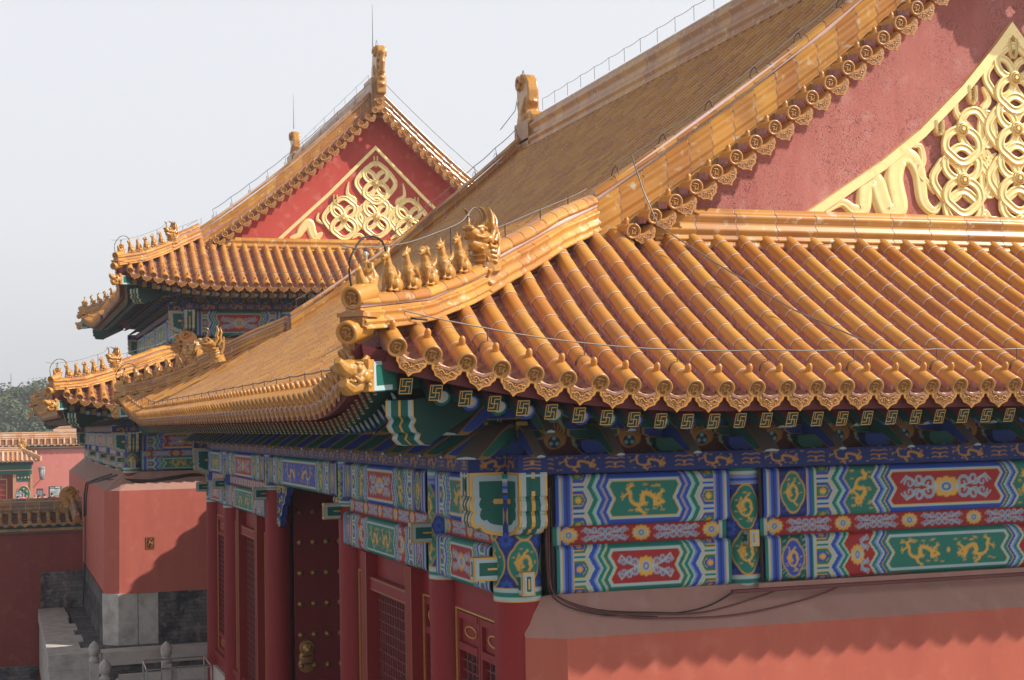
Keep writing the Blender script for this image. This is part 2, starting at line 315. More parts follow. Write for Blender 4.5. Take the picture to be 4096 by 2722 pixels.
def dragon(cv,x,y,w,h,flip=1,col='gold',coil=False,vert=False):
    """running (or coiled, or climbing) dragon in the box centred x,y"""
    if vert: T=lambda a,b:(x+b*w*.5,y+flip*a*h*.5)
    else: T=lambda a,b:(x+flip*a*w*.5,y+b*h*.5)
    q=min(w,h)*(.9 if not coil else .62)
    if coil: body=squig(lambda t:T(.66*(1-.45*t)*math.cos(7.6*t+2.2),.66*(1-.4*t)*math.sin(7.6*t+2.2)),34)
    else: body=squig(lambda t:T(-.80+1.42*t+.10*math.sin(t*18),(.50*math.sin(t*11.5+.4))*(1-.35*t)-.05),44)
    n=len(body); cv.line(body,q*.06,col,q*.20)
    for i in range(3,n-2,2):      # dorsal spikes
        (ax,ay),(bx,by)=body[i-1],body[i+1]; L=math.hypot(bx-ax,by-ay)+1e-9; nx,ny=-(by-ay)/L,(bx-ax)/L; px,py=body[i]; r=q*(.05+.12*i/n)
        cv.line([(px,py),(px+nx*r,py+ny*r)],q*.05,col,q*.015)
    hx,hy=body[-1]; tx,ty=body[0]
    for k in range(3): cv.line([(tx,ty),(tx-flip*q*.12*math.cos(k-1),ty+q*.15*math.sin(k-1))],q*.05,col,q*.01)
    cv.ell(hx,hy,q*.17,q*.13,col); cv.line([(hx,hy),(hx+(flip if not vert else .3)*q*.22,hy-q*.03)],q*.12,col,q*.06)
    for k in range(9):
        a=k*.7+.3; r=q*(.26 if k%2 else .20); cv.line([(hx,hy),(hx+math.cos(a)*r,hy+math.sin(a)*r)],q*.05,col,q*.012)
    cv.ell(hx,hy+q*.02,q*.035,q*.03,'black')
    for f,(fx,fy) in zip((.16,.38,.60,.82),((-.2,.8),(.15,-.8),(-.15,-.85),(.2,.85))):
        bx,by=body[int(f*(n-1))]; kx,ky=bx+flip*fx*q*.55,by+fy*q*.24; ex,ey=kx+flip*.15*q,ky+fy*q*.13
        cv.line([(bx,by),(kx,ky),(ex,ey)],q*.13,col,q*.06)
        for a in (-.9,-.3,.3,.9):
            an=math.atan2(fy,flip*.6)+a; cv.line([(ex,ey),(ex+math.cos(an)*q*.13,ey+math.sin(an)*q*.13)],q*.035,col)
    for k in range(14 if not coil else 8):
        a,b=random.uniform(-.95,.95),random.choice((-.88,.88))*random.uniform(.8,1.05)
        if coil: an=random.uniform(0,6.3); a,b=.92*math.cos(an),.92*math.sin(an)
        px,py=T(a,b); cv.line([(px-q*.09,py-q*.01),(px-q*.03,py+q*.035),(px+q*.03,py-q*.01),(px+q*.09,py+q*.02)],q*.028,col)
def scroll(cv,x,y,w,h,col='pale'):
    """curling tendril leaf group filling half-box"""
    for sy in (-1,1):
        for i,(ox,oy,r,d) in enumerate(((.05,.25,.26,1),(.42,.55,.24,-1),(.70,.30,.20,1))):
            cx,cy=x+ox*w,y+sy*oy*h*.5; R=r*min(abs(w)*.9,h)
            cv.line(squig(lambda t:(cx+math.copysign(1,w)*R*(1-.8*t)*math.cos(7*t*d),cy+sy*R*(1-.8*t)*math.sin(7*t*d)),12),R*.40,col,R*.2)
            cv.line(squig(lambda t:(cx+math.copysign(1,w)*R*(1-.8*t)*math.cos(7*t*d),cy+sy*R*(1-.8*t)*math.sin(7*t*d)),12),R*.12,'lav',R*.05)
        cv.line([(x,y),(x+.35*w,y+sy*.12*h),(x+.8*w,y+sy*.40*h),(x+.97*w,y+sy*.2*h)],h*.05,col)
def rosette(cv,x,y,w,h):
    cv.lobed(x,y,w*.5,h*.46,'gold',12,.16); cv.ell(x,y,w*.2,h*.24,'pale'); cv.ell(x,y,w*.14,h*.17,'blue'); cv.ell(x,y,w*.08,h*.1,'pale'); cv.ell(x,y,w*.03,h*.05,'gold')
    for sx in (-1,1): cv.ell(x+sx*w*.33,y,w*.05,h*.14,'pale')
def beam_cv(L,H,res,c1,c2,field,kind,side=None,resy=None,box=None):
    """c1 outer colour, c2 chevron colour, field centre colour, kind 'dragon'/'scroll'"""
    cv=Cv(L,H,res,c1,resy); X,Y=cv.X,cv.Y; half=L/2
    s=np.where(X>half,L-X,X); v=Y/H; tri=np.abs(((v*2)%1)-.5)*2   # 1 at v=0,.5,1
    a=min(.10,L*.035); b0=0.0
    def band(arr,w,col):
        nonlocal b0; m=(arr>=b0)&(arr<b0+w); cv.c[m]=PC[col]; b0+=w
    def seq(arr,l):
        for w_,c_ in l: band(arr,w_,c_)
    st=[(.04,c1),(.026,'pale'),(.010,'gold'),(.026,'lav'),(.035,'blue'),(.010,'black'),(.03,'blue'),(.024,'lav'),(.012,'gold')]
    seq(s,st)
    if box:
        bw=H*.62; x0=b0; m=(s>=x0)&(s<x0+bw); cv.c[m]=PC['dblue' if box=='green' else 'dgreen']; b0+=bw
        for cx in (x0+bw/2,L-x0-bw/2):
            for i in range(60):
                px,py=cx+random.uniform(-.48,.48)*bw,random.uniform(.05,.95)*H; cv.line([(px,py),(px+.03,py+.02)],.006,'blue' if box=='green' else 'mint')
            cv.lobed(cx,H/2,bw*.46,H*.43,'gold',4,.12,PI/4*0); cv.lobed(cx,H/2,bw*.42,H*.395,box,4,.12)
            dragon(cv,cx,H/2,bw*.66,H*.62,1,coil=True)
        seq(s,[(.012,'gold'),(.03,'lav'),(.03,'blue'),(.006,'black'),(.03,'green'),(.03,'pale'),(.012,'gold')])
    # hexagon cartouche zone with c1 ground
    hz=min(.26,L*.10); x0=b0; m=(s>=x0)&(s<x0+hz+a); cv.c[m]=PC[c1]
    for sx in (0,1):
        for k,(cy,hh) in enumerate(((0,.17),(.5,.17),(1,.17))):
            for g,(col) in enumerate(('pale','gold',c1,'gold',c2)):
                q=(.17-.0*g); hgt=(.30,.235,.215,.15,.135)[g]*H*.78; wd=hz*(1.0,.86,.84,.72,.69)[g]
                pts=[(x0,cy*H-hgt),(x0+wd*.72,cy*H-hgt),(x0+wd,cy*H),(x0+wd*.72,cy*H+hgt),(x0,cy*H+hgt)]
                if sx: pts=[(L-p,q_) for p,q_ in pts]
                cv.poly(pts,col)
            cx=x0+hz*.32 if not sx else L-x0-hz*.32
            cv.lobed(cx,cy*H,hz*.2,H*.08,'gold',8,.5)
    b0=x0+hz*.92
    e=s-a*tri+a; b0+=a*.2
    ch=[(.012,'gold'),(.028,'pale'),(.058,c2),(.026,'mint' if c2=='green' else 'lav'),(.024,'pale'),(.045,c1),(.024,'lav' if c1=='blue' else 'mint'),(.012,'gold')]
    seq(e,ch)
    if side:
        sw=H*.62; x1=b0; m=(e>=x1)&(e<x1+sw); cv.c[m]=PC['red' if side=='scroll' else 'green']; b0+=sw
        for sx in (0,1):
            cx=x1+sw*.5-a*.5; cx=cx if not sx else L-cx
            if side=='scroll':
                for sy in (-1,1):
                    scroll(cv,cx+(.02 if sx==0 else -.02),H/2+sy*H*.26,(.25 if sx==0 else -.25)*sw*1.3,H*.42)
                rosette(cv,cx-(1-2*sx)*sw*.1,H/2,sw*.6,H*.5)
            else: dragon(cv,cx,H/2,sw*.8,H*.86,1 if sx else -1,vert=True)
        seq(e,[(.012,'gold'),(.03,'pale'),(.04,c1),(.03,'lav'),(.03,'pale'),(.04,c2),(.012,'gold')])
    m=(e>=b0); cv.c[m]=PC[c1]
    x2=b0; iw=.10*H
    for d,(gx,gy,col) in enumerate(((0,.105,'pale'),(.035,.15,'gold'),(.047,.165,field))):
        m=(e>=x2+.05+gx)&(v>gy)&(v<1-gy); cv.c[m]=PC[col]
    cw=L-2*(x2+.06); hh=H*.66
    if kind=='dragon':
        if cw>1.3:
            for sx in (-1,1): dragon(cv,L/2+sx*cw*.24,H/2,cw*.42,hh*.85,-sx)
            cv.ell(L/2,H/2,hh*.07,hh*.09,'gold')
        else: dragon(cv,L/2,H/2,cw*.82,hh*.85,1)
    else:
        rosette(cv,L/2,H/2,min(cw*.34,H*.8),hh*.72)
        for sx in (-1,1): scroll(cv,L/2+sx*cw*.15,H/2,sx*cw*.30,hh*.92)
    return cv
def frieze_cv(L,H,res,base='dblue',pitch=.93,resy=None,off=.0):
    cv=Cv(L,H,res,base,resy); n=int(round(L/pitch)); p=L/max(n,1)
    for i in range(n):
        dragon(cv,(i+.5)*p,H*.5,p*.68,H*.78,1,'gold2')
        x=i*p; cv.ell(x,H*.42,H*.07,H*.1,'gold2')
        for k in (-1,1):
            for q in (.25,.5,.75): cv.line([(x,H*q),(x+k*p*.09,H*(q+.06)),(x+k*p*.13,H*q)],H*.05,'gold2')
    return cv
def scrollboard_cv(L,H,res,resy=None):
    cv=Cv(L,H,res,'red',resy)
    for x0,x1,c in ((0,.05,'green'),(.05,.09,'pale'),(.09,.10,'gold'),(.10,.15,'blue'),(.15,.18,'lav'),(.18,.19,'gold')):
        cv.rect(x0,0,x1,H,c); cv.rect(L-x1,0,L-x0,H,c)
    n=max(1,int(round((L-.4)/(H*4.3)))); p=(L-.4)/n
    for i in range(n+1): rosette(cv,.2+i*p,H*.5,H*1.1,H*.92)
    for i in range(n):
        for sx in (-1,1): scroll(cv,.2+(i+.5)*p+sx*p*.03,H/2,sx*p*.30,H*.9)
    cv.rect(0,0,.05,H,'green'); cv.rect(L-.05,0,L,H,'green')
    return cv
def column_cv(circ,H,res,ring_h=.17):
    cv=Cv(circ,H,res,'dblue')
    for i in range(int(circ*H*260)):
        px,py=random.uniform(0,circ),random.uniform(0,H); a=random.uniform(0,6.3)
        cv.line([(px,py),(px+.03*math.cos(a),py+.03*math.sin(a))],.007,'blue')
    n=4; p=circ/n; rows=2; usable=H-ring_h-.22; rh=usable/rows
    for j in range(rows):
        for i in range(n+1):
            cx=(i+.0)*p; cy=ring_h+.0+rh*(j+.5)
            cv.lobed(cx,cy,p*.47,rh*.52,'gold',4,.12); cv.lobed(cx,cy,p*.435,rh*.485,'green',4,.12)
            dragon(cv,cx,cy,p*.7,rh*.7,1,coil=True)
    for j in range(rows+1):
        for i in range(n): cv.lobed((i+.5)*p,ring_h+rh*j,p*.2,p*.2,'blue',8,.3); cv.ell((i+.5)*p,ring_h+rh*j,p*.07,p*.07,'dblue')
    b=0
    for w_,c_ in ((.012,'gold'),(.045,'pale'),(.05,'green'),(.045,'pale'),(.012,'gold')): cv.rect(-1,b,circ+1,b+w_,c_); b+=w_
    b=H-.22
    for w_,c_ in ((.012,'gold'),(.035,'lav'),(.035,'blue'),(.035,'lav'),(.012,'gold'),(.035,'pale'),(.06,'green')): cv.rect(-1,b,circ+1,b+w_,c_); b+=w_
    return cv
def grid_mesh(cv,fn,name):
    P=fn(cv.X,cv.Y); V=np.stack(P,-1).reshape(-1,3); nx,ny=cv.nx+1,cv.ny+1
    idx=np.arange(nx*ny).reshape(ny,nx); F=np.stack([idx[:-1,:-1],idx[:-1,1:],idx[1:,1:],idx[1:,:-1]],-1).reshape(-1,4)
    me=bpy.data.meshes.new(name); me.vertices.add(len(V)); me.vertices.foreach_set('co',V.ravel().astype(np.float32))
    me.loops.add(F.size); me.loops.foreach_set('vertex_index',F.ravel().astype(np.int32))
    me.polygons.add(len(F)); me.polygons.foreach_set('loop_start',np.arange(0,F.size,4,dtype=np.int32))
    try: me.polygons.foreach_set('loop_total',np.full(len(F),4,dtype=np.int32))
    except Exception: pass
    me.update(calc_edges=True)
    at=me.color_attributes.new('paint','FLOAT_COLOR','POINT'); at.data.foreach_set('color',cv.c.reshape(-1).astype(np.float32))
    me.polygons.foreach_set('use_smooth',[True]*len(F)); me.materials.append(MAT['paint']); me.validate(); return me
# ---------------------------------------------------------------- roof kit
mat('dusty',(.15,.115,.095),.85)
def V(*a): return Vector(a)
def frame(o,x,y,z):
    return Matrix(((x.x,y.x,z.x,o.x),(x.y,y.y,z.y,o.y),(x.z,y.z,z.z,o.z),(0,0,0,1)))
# --- shared small meshes
def me_eave_tile(n=12):
    b=MB(); r=.103; L=.34
    rings=[[V(r*k*math.cos(a),y,r*k*math.sin(a)) for a in [PI*i/n for i in range(n+1)]] for y,k in ((0.02,1.0),(.315,1.0))]
    b.loft(rings,'glaze',closed=False)
    rings=[[V(r*.97*math.cos(a),y,r*.97*math.sin(a)) for a in [PI*i/n for i in range(n+1)]] for y in (.315,.335)]
    b.loft(rings,'joint',closed=False)
    for s in(-1,1): b.quad(V(s*r,0.02,0),V(s*r,L,0),V(s*r*.95,L,-.09),V(s*r*.95,.05,-.09),'mortar')
    N=20; cir=lambda rr,y:[V(rr*math.cos(2*PI*k/N),y,rr*math.sin(2*PI*k/N)) for k in range(N)]
    b.loft([cir(r*.98,.05),cir(r*1.04,.02),cir(r*1.02,-.008),cir(r*.86,-.010),cir(r*.74,.0),cir(r*.70,.014)],'glaze')
    b.add(cir(r*.71,.012),[tuple(range(N))],'relief')
    # coiled relief on the disc
    sp=[V(r*(.12+.38*t)*math.cos(8*t+1),.006,r*(.12+.42*t)*math.sin(8*t+1)) for t in [i/10 for i in range(11)]]
    b.tube([V(r*(.10+.42*t+.05*math.sin(19*t))*math.cos(6.5*t+2),.008,r*(.10+.42*t+.05*math.sin(19*t))*math.sin(6.5*t+2)) for t in [i/22 for i in range(23)]],.0085,'glaze',5)
    for a,c in ((.35,.3),(-.38,.1),(.3,-.35),(-.2,-.42),(-.1,.45)): b.ball((r*a,.008,r*c),.012,'glaze',5,3)
    b.lathe([(.036,0),(.037,.05),(.030,.078),(.014,.096),(.002,.1)],'glaze',Matrix.Translation(V(0,.235,r*.93)),10)
    return b.data('eave_tile')
def me_drip():
    b=MB(); out=[(-.150,-.045),(-.170,-.09),(-.158,-.14),(-.128,-.165),(-.112,-.20),(-.07,-.215),(-.035,-.23),(0,-.27),(.035,-.23),(.07,-.215),(.112,-.20),(.128,-.165),(.158,-.14),(.170,-.09),(.150,-.045)]
    top=[(.10,-.082),(.05,-.105),(0,-.113),(-.05,-.105),(-.10,-.082)]
    pl=out+top; b.prism(pl,-.012,.012,lambda a,c,d:V(a,d,c),'glaze')
    cx,cz=0,-.15; inn=[(cx+(a-cx)*.80,cz+(c-cz)*.74) for a,c in pl]
    b.add([V(a,-.0155,c) for a,c in inn],[tuple(range(len(inn)))],'relief')
    b.tube([V(-.085+.17*t,-.018,-.152+.02*math.sin(t*9.4)) for t in [i/18 for i in range(19)]],.006,'glaze',5)
    for k in range(7): b.ball((-.08+.027*k,-.016,-.145-.035*((k%3)/2)),.008,'glaze',5,3)
    arc=lambda y,k:[V(.15*t,y,-.045-.068*(1-t*t)+k) for t in (-1,-.6,-.3,0,.3,.6,1)]
    b.loft([arc(-.014,0),arc(-.014,.022),arc(.28,.03)],'glaze',closed=False)
    return b.data('drip_tile')
def swastika_bars(): # gold key pattern on the square end, unit -1..1
    t=.06
    return [(-1,-1,1,-1+2*t),(-1,1-2*t,1,1),(-1,-1,-1+2*t,1),(1-2*t,-1,1,1),(-t,-.62,t,.62),(-.62,-t,.62,t),(-.62,t,-.62+2*t,1),(.62-2*t,-1,.62,-t),(t,.62-2*t,1,.62),(-1,-.62,-t,-.62+2*t)]
def me_flying():
    b=MB(); w=.066;h=.088;L=1.0
    b.box(-w,0,0,w,L,h,'board_red'); b.box(-w,0,-h,w,L,-.0,'green_dk')
    b.quad(V(-w,-.002,-h),V(w,-.002,-h),V(w,-.002,h),V(-w,-.002,h),'green_dk')
    for x0,z0,x1,z1 in swastika_bars(): b.quad(V(x0*w,-.005,z0*h),V(x1*w,-.005,z0*h),V(x1*w,-.005,z1*h),V(x0*w,-.005,z1*h),'gold')
    return b.data('flying_rafter')
def me_round(c1,c2):
    b=MB(); r=.092; N=16
    cir=lambda rr,y,dz=0:[V(rr*math.cos(2*PI*k/N),y,rr*math.sin(2*PI*k/N)+dz) for k in range(N)]
    b.loft([cir(r,0),cir(r,1.5)],'green_dk')
    for i,(k,m,dz) in enumerate(((1,c1,0),(.74,c2,.012),(.52,'pale',.022),(.2,'gold',.03))): b.add(cir(r*k,-.003*(i+1),dz),[tuple(range(N))],m)
    return b.data('round_rafter')
M_EAVE=me_eave_tile(); M_DRIP=me_drip(); M_FLY=me_flying(); M_RND=[me_round('blue','lav'),me_round('green','pale')]
def bprism(b,poly,d0,d1,fn,col,side='dusty',k=.80,p=.004):
    b.prism(poly,d0,d1,fn,'gold_dark',side)
    cx=sum(a for a,c in poly)/len(poly); cz=sum(c for a,c in poly)/len(poly)
    # inner face: shrink toward centroid, keep a narrow gold border
    inn=[(cx+(a-cx)*k,cz+(c-cz)*(k-.06)) for a,c in poly]
    for d,s in ((d0,-p),(d1,p)): b.add([fn(a,c,d+s) for a,c in inn],[tuple(range(len(inn)))],col)
def me_bracket(c1,c2,wide=False):
    b=MB(); XZ=lambda a,c,d:V(a,d,c); YZ=lambda a,c,d:V(d,a,c)
    w=.115 if wide else .06
    b.prism([(-.13,.0),(.13,.0),(.19,.07),(.19,.16),(-.19,.16),(-.19,.07)],-.17,.17,XZ,c2)
    for (y,z,hl,c) in ((-.03,.17,.34,c1),(-.03,.42,.42,c2),(-.36,.42,.30,c2),(-.36,.66,.40,c1),(-.70,.66,.30,c1),(-.70,.86,.42,c2)):
        bprism(b,[(-hl,.12),(-hl,.05),(-hl*.75,0),(hl*.75,0),(hl,.05),(hl,.12)],y-.05,y+.05,lambda a,q,d,z=z:V(a,d,q+z),c,k=.9)
        for s in(-1,1):
            b.prism([(-.05,0),(.05,0),(.075,.05),(.075,.10),(-.075,.10),(-.075,.05)],y-.07,y+.07,lambda a,q,d,s=s,hl=hl,z=z:V(a+s*(hl-.06),d,q+z+.12),c2 if c==c1 else c1,'gold_dark')
    for (oy,oz,c) in ((0,.06,c1),(-.34,.34,c2)):
        pr=[(.1,.30),(-.32,.30),(-.46,.24),(-.84,-.02),(-.90,-.07),(-.80,-.085),(-.72,-.075),(-.34,.11),(.1,.12)]
        bprism(b,pr,-w,w,lambda a,q,d,oy=oy,oz=oz:V(d,a+oy,q+oz),c,k=.86)
        b.add([V(d,-.905+oy,zz+oz) for d,zz in ((-w*.8,-.075),(w*.8,-.075),(w*.8,-.06),(0,-.045),(-w*.8,-.06))],[(0,1,2,3,4)],'pale')
    bprism(b,[(.1,.74),(-.9,.74),(-1.02,.80),(-.98,.92),(-.85,.96),(.1,.96)],-.05,.05,YZ,c2,k=.88)
    b.box(-.11,-1.08,.96,.11,-.6,1.05,c1)
    return b.data('bracket_set')
M_BR=[me_bracket('blue','green'),me_bracket('green','blue'),me_bracket('green','blue',True)]
def me_pearl(res=95):
    cv=Cv(.93,.56,res,'dgreen'); W,H=.93,.56
    def arch(k,c): 
        pts=[(W/2-.36*k,0),(W/2-.30*k,.07*k),(W/2-.24*k,.12*k),(W/2-.22*k,.22*k),(W/2-.14*k,.28*k),(W/2-.08*k,.38*k),(W/2,.50*k)]
        pts=pts+[(W-a,b) for a,b in reversed(pts[:-1])]; cv.poly(pts,c)
    arch(1.10,'gold2'); arch(1.05,'mint'); arch(.96,'gold2'); arch(.92,'dred')
    for i in range(17):
        a=-.6+i*(PI+1.2)/16; cx,cy=W/2+.085*math.cos(a),.15+.08*math.sin(a); L_=.055+.05*max(0,math.sin(a))
        cv.line([(cx,cy),(cx+L_*.8*math.cos(a)+.01,cy+L_*.55+L_*.5*math.sin(a)),(cx+L_*.55*math.cos(a),cy+L_*1.1+L_*.4*math.sin(a))],.018,'gold2',.004)
    cv.lobed(W/2,.15,.105,.095,'gold2',3,.12,.5); cv.ell(W/2,.15,.075,.07,'dred')
    for dx,dy in ((0,.195),(-.038,.13),(.038,.13)): cv.ell(W/2+dx,dy,.036,.036,'dblue'); cv.ell(W/2+dx,dy,.024,.024,'mint')
    return grid_mesh(cv,lambda X,Y:(X-W/2,X*0,Y),'pearl_board')
M_PEARL=me_pearl()
# --- statues
def seg_blob(b,pts,rs,n=8): b.tube([V(*p) for p in pts],list(rs),'figure',n)
def beast(kind):
    """seated guardian animal facing -X, about 0.42 m tall, one continuous skin"""
    b=MB(); B=lambda c,r:b.ball(c,r,'figure',10,7)
    B((.06,0,.10),(.095,.07,.10)); B((.0,0,.17),(.07,.06,.12)); B((-.035,0,.21),(.058,.052,.09))
    for s in(-1,1):
        B((.07,s*.05,.075),(.07,.03,.07)); seg_blob(b,[(-.04,s*.035,.18),(-.06,s*.04,.09),(-.062,s*.042,.015)],(.034,.022,.02)); B((-.078,s*.042,.013),(.032,.021,.016)); B((.0,s*.055,.014),(.045,.02,.016))
        B((-.01,s*.055,.17),(.045,.016,.035))
    seg_blob(b,[(-.035,0,.24),(-.055,0,.30),(-.06,0,.345)],(.05,.042,.036))
    if kind=='phoenix':
        B((-.07,0,.36),(.042,.034,.038)); seg_blob(b,[(-.1,0,.36),(-.135,0,.335)],(.018,.005))
        for k in range(4): seg_blob(b,[(-.06+.018*k,0,.385),(-.05+.028*k,0,.44+.02*(k==1))],(.016,.006))
        seg_blob(b,[(.1,0,.12),(.16,0,.06),(.2,0,.012)],(.06,.045,.02)); 
        for s in(-1,1): seg_blob(b,[(-.01,s*.06,.22),(.08,s*.065,.12)],(.04,.02))
    else:
        B((-.075,0,.365),(.048,.038,.04)); seg_blob(b,[(-.09,0,.358),(-.15,0,.345)],(.036,.026)); B((-.135,0,.325),(.03,.022,.014))
        for s in(-1,1): B((-.10,s*.026,.385),(.014,.010,.012))
        if kind=='dragon': seg_blob(b,[(-.06,0,.395),(-.035,0,.45),(-.045,0,.48)],(.028,.02,.006)); seg_blob(b,[(-.12,0,.315),(-.12,0,.25)],(.016,.006)); seg_blob(b,[(.12,0,.1),(.16,0,.2),(.13,0,.26)],(.03,.022,.008))
        if kind=='lion':
            for k in range(16): a=k*2.4; B((-.045+.02*math.cos(k),.045*math.cos(a),.355+.05*math.sin(a)),.021)
            seg_blob(b,[(.12,0,.08),(.17,0,.17),(.14,0,.23)],(.03,.035,.012))
        if kind in('horse','foal','unicorn'):
            seg_blob(b,[(-.07,0,.40),(-.075,0,.455)],(.018,.006)); seg_blob(b,[(-.045,0,.4),(-.01,0,.33),(.02,0,.24)],(.022,.024,.012))
            for s in(-1,1): seg_blob(b,[(-.055,s*.025,.39),(-.05,s*.035,.43)],(.014,.005))
            seg_blob(b,[(.12,0,.09),(.155,0,.15),(.14,0,.20)],(.028,.026,.01))
        if kind in('horse','lion'):
            for s in(-1,1): seg_blob(b,[(.0,s*.05,.2),(.06,s*.06,.25),(.09,s*.055,.31)],(.03,.022,.006))
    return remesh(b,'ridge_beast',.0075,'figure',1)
def immortal():
    b=MB(); B=lambda c,r:b.ball(c,r,'figure',10,7)
    B((.02,0,.07),(.12,.055,.075)); seg_blob(b,[(-.07,0,.08),(-.11,0,.15),(-.12,0,.19)],(.055,.038,.03)); B((-.125,0,.20),(.035,.028,.03)); seg_blob(b,[(-.15,0,.195),(-.185,0,.18)],(.014,.004)); seg_blob(b,[(-.12,0,.22),(-.115,0,.25)],(.014,.006))
    seg_blob(b,[(.08,0,.05),(.12,0,.16),(.10,0,.27)],(.05,.05,.02))
    seg_blob(b,[(0,0,.1),(0,0,.2),(-.005,0,.27)],(.06,.055,.04))
    for s in(-1,1): seg_blob(b,[(0,s*.045,.26),(-.01,s*.06,.20),(-.055,s*.03,.17)],(.026,.026,.018)); seg_blob(b,[(0,s*.04,.12),(-.03,s*.055,.04)],(.035,.02))
    seg_blob(b,[(-.005,0,.28),(-.008,0,.31)],(.018,.016))
    return remesh(b,'immortal_rider',.0085,'figure',1)
def immortal_head():
    b=MB(); b.ball((-.01,0,.335),(.026,.024,.034),'face_white',10,8); b.ball((-.036,0,.333),(.006,.005,.008),'face_white',6,4)
    for s in(-1,1): b.ball((-.033,s*.010,.342),(.004,.005,.003),'black',6,4); b.ball((-.008,s*.025,.335),(.007,.004,.012),'face_white',6,4)
    b.ball((-.034,0,.319),(.004,.007,.002),'cable_red',6,4)
    b.ball((-.002,0,.356),(.027,.027,.018),'hair',10,6); b.lathe([(.014,.37),(.016,.385),(.012,.395)],'cable_red',Matrix.Translation(V(0,0,0)),8)
    return b.data('rider_head')
def dragon_head_ridge():
    b=MB(); B=lambda c,r:b.ball(c,r,'figure',12,8)
    seg_blob(b,[(.12,0,0),(.09,0,.14),(.03,0,.26),(.0,0,.36)],(.19,.17,.15,.13),12)
    for k in range(4): b.tube([V(-.10-.012*k,s_*.11*math.cos(.0),.05+.075*k) for s_ in(-1,0,1)],.018,'figure',5)
    B((-.06,0,.44),(.17,.14,.13)); seg_blob(b,[(-.14,0,.47),(-.24,0,.49),(-.31,0,.52)],(.115,.09,.06),12); seg_blob(b,[(-.08,0,.34),(-.20,0,.34),(-.27,0,.37)],(.11,.08,.045),12)
    B((-.30,0,.55),(.05,.07,.04))
    for s in(-1,1):
        B((-.17,s*.095,.52),(.045,.035,.038)); seg_blob(b,[(-.24,s*.07,.56),(-.16,s*.10,.58),(-.08,s*.12,.55)],(.02,.028,.02)); B((.0,s*.13,.42),(.06,.035,.06)); B((-.33,s*.05,.54),(.03,.025,.025))
        seg_blob(b,[(-.26,s*.08,.44),(-.16,s*.12,.43),(-.08,s*.13,.46)],(.016,.02,.016)); seg_blob(b,[(-.22,s*.075,.40),(-.23,s*.08,.45)],(.018,.006))
        for k in range(4): seg_blob(b,[(-.04+.02*k,s*.13,.33-.065*k),(.04,s*.165,.31-.065*k),(.10,s*.15,.35-.065*k),(.08,s*.14,.39-.06*k)],(.028,.03,.02,.008))
    for k in range(7):
        y=-.12+.04*k; q=.03*math.sin(k*2.1)
        seg_blob(b,[(.04,y,.46),(.10+q*.4,y*.95,.55),(.08,y*.9,.64),(.12+q*.5,y*.75,.74),(.10,y*.6,.86+q)],(.036,.034,.032,.028,.010),6)
        seg_blob(b,[(.10,y,.40),(.17,y*.95,.50),(.16+q*.4,y*.9,.61),(.19,y*.8,.71),(.17,y*.6,.82+q)],(.036,.036,.034,.028,.010),6)
        seg_blob(b,[(.16,y,.20),(.22,y*.9,.34),(.23,y*.9,.48),(.25,y*.8,.60+q)],(.042,.038,.03,.010),6)
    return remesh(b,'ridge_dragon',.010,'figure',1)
def horn(s):
    b=MB(); b.tube([V(-.15,s*.07,.57),V(-.12,s*.10,.63),V(-.10,s*.11,.70),V(-.12,s*.11,.78),V(-.18,s*.10,.82),V(-.24,s*.10,.82)],[.03,.026,.025,.023,.017,.007],'figure',8); return b.data('horn')
def snout_head():
    """beam-end dragon head looking along -Y, 0.5 m long"""
    b=MB(); B=lambda c,r:b.ball(c,r,'figure',12,8)
    b.box(-.15,-.06,-.19,.15,.06,.17,'figure')
    B((0,-.1,-.01),(.15,.16,.17)); B((0,-.22,.06),(.12,.16,.11)); seg_blob(b,[(0,-.28,.05),(0,-.38,.08),(0,-.46,.15)],(.105,.085,.045),10); seg_blob(b,[(0,-.1,-.1),(0,-.26,-.14),(0,-.36,-.09)],(.12,.10,.06),10)
    for s in(-1,1):
        B((s*.115,-.2,.07),(.04,.045,.04)); B((s*.11,-.18,.125),(.03,.08,.02)); B((s*.13,-.08,-.02),(.05,.08,.07)); seg_blob(b,[(s*.11,-.12,-.05),(s*.135,-.22,-.07),(s*.12,-.3,-.02)],(.03,.03,.015))
        seg_blob(b,[(s*.07,-.05,.15),(s*.09,-.0,.20),(s*.1,.05,.19)],(.03,.025,.01))
        for k in range(4): B((s*.14,-.03+.01*k,-.12+.05*k),(.03,.03,.025))
    return remesh(b,'dragon_head',.0085,'figure',1)
M_BEAST={k:beast(k) for k in('dragon','phoenix','lion','horse','unicorn','foal')}
M_IMM=immortal(); M_IMMH=immortal_head(); M_RDRAG=dragon_head_ridge(); M_HORN=[horn(-1),horn(1)]; M_SNOUT=snout_head()
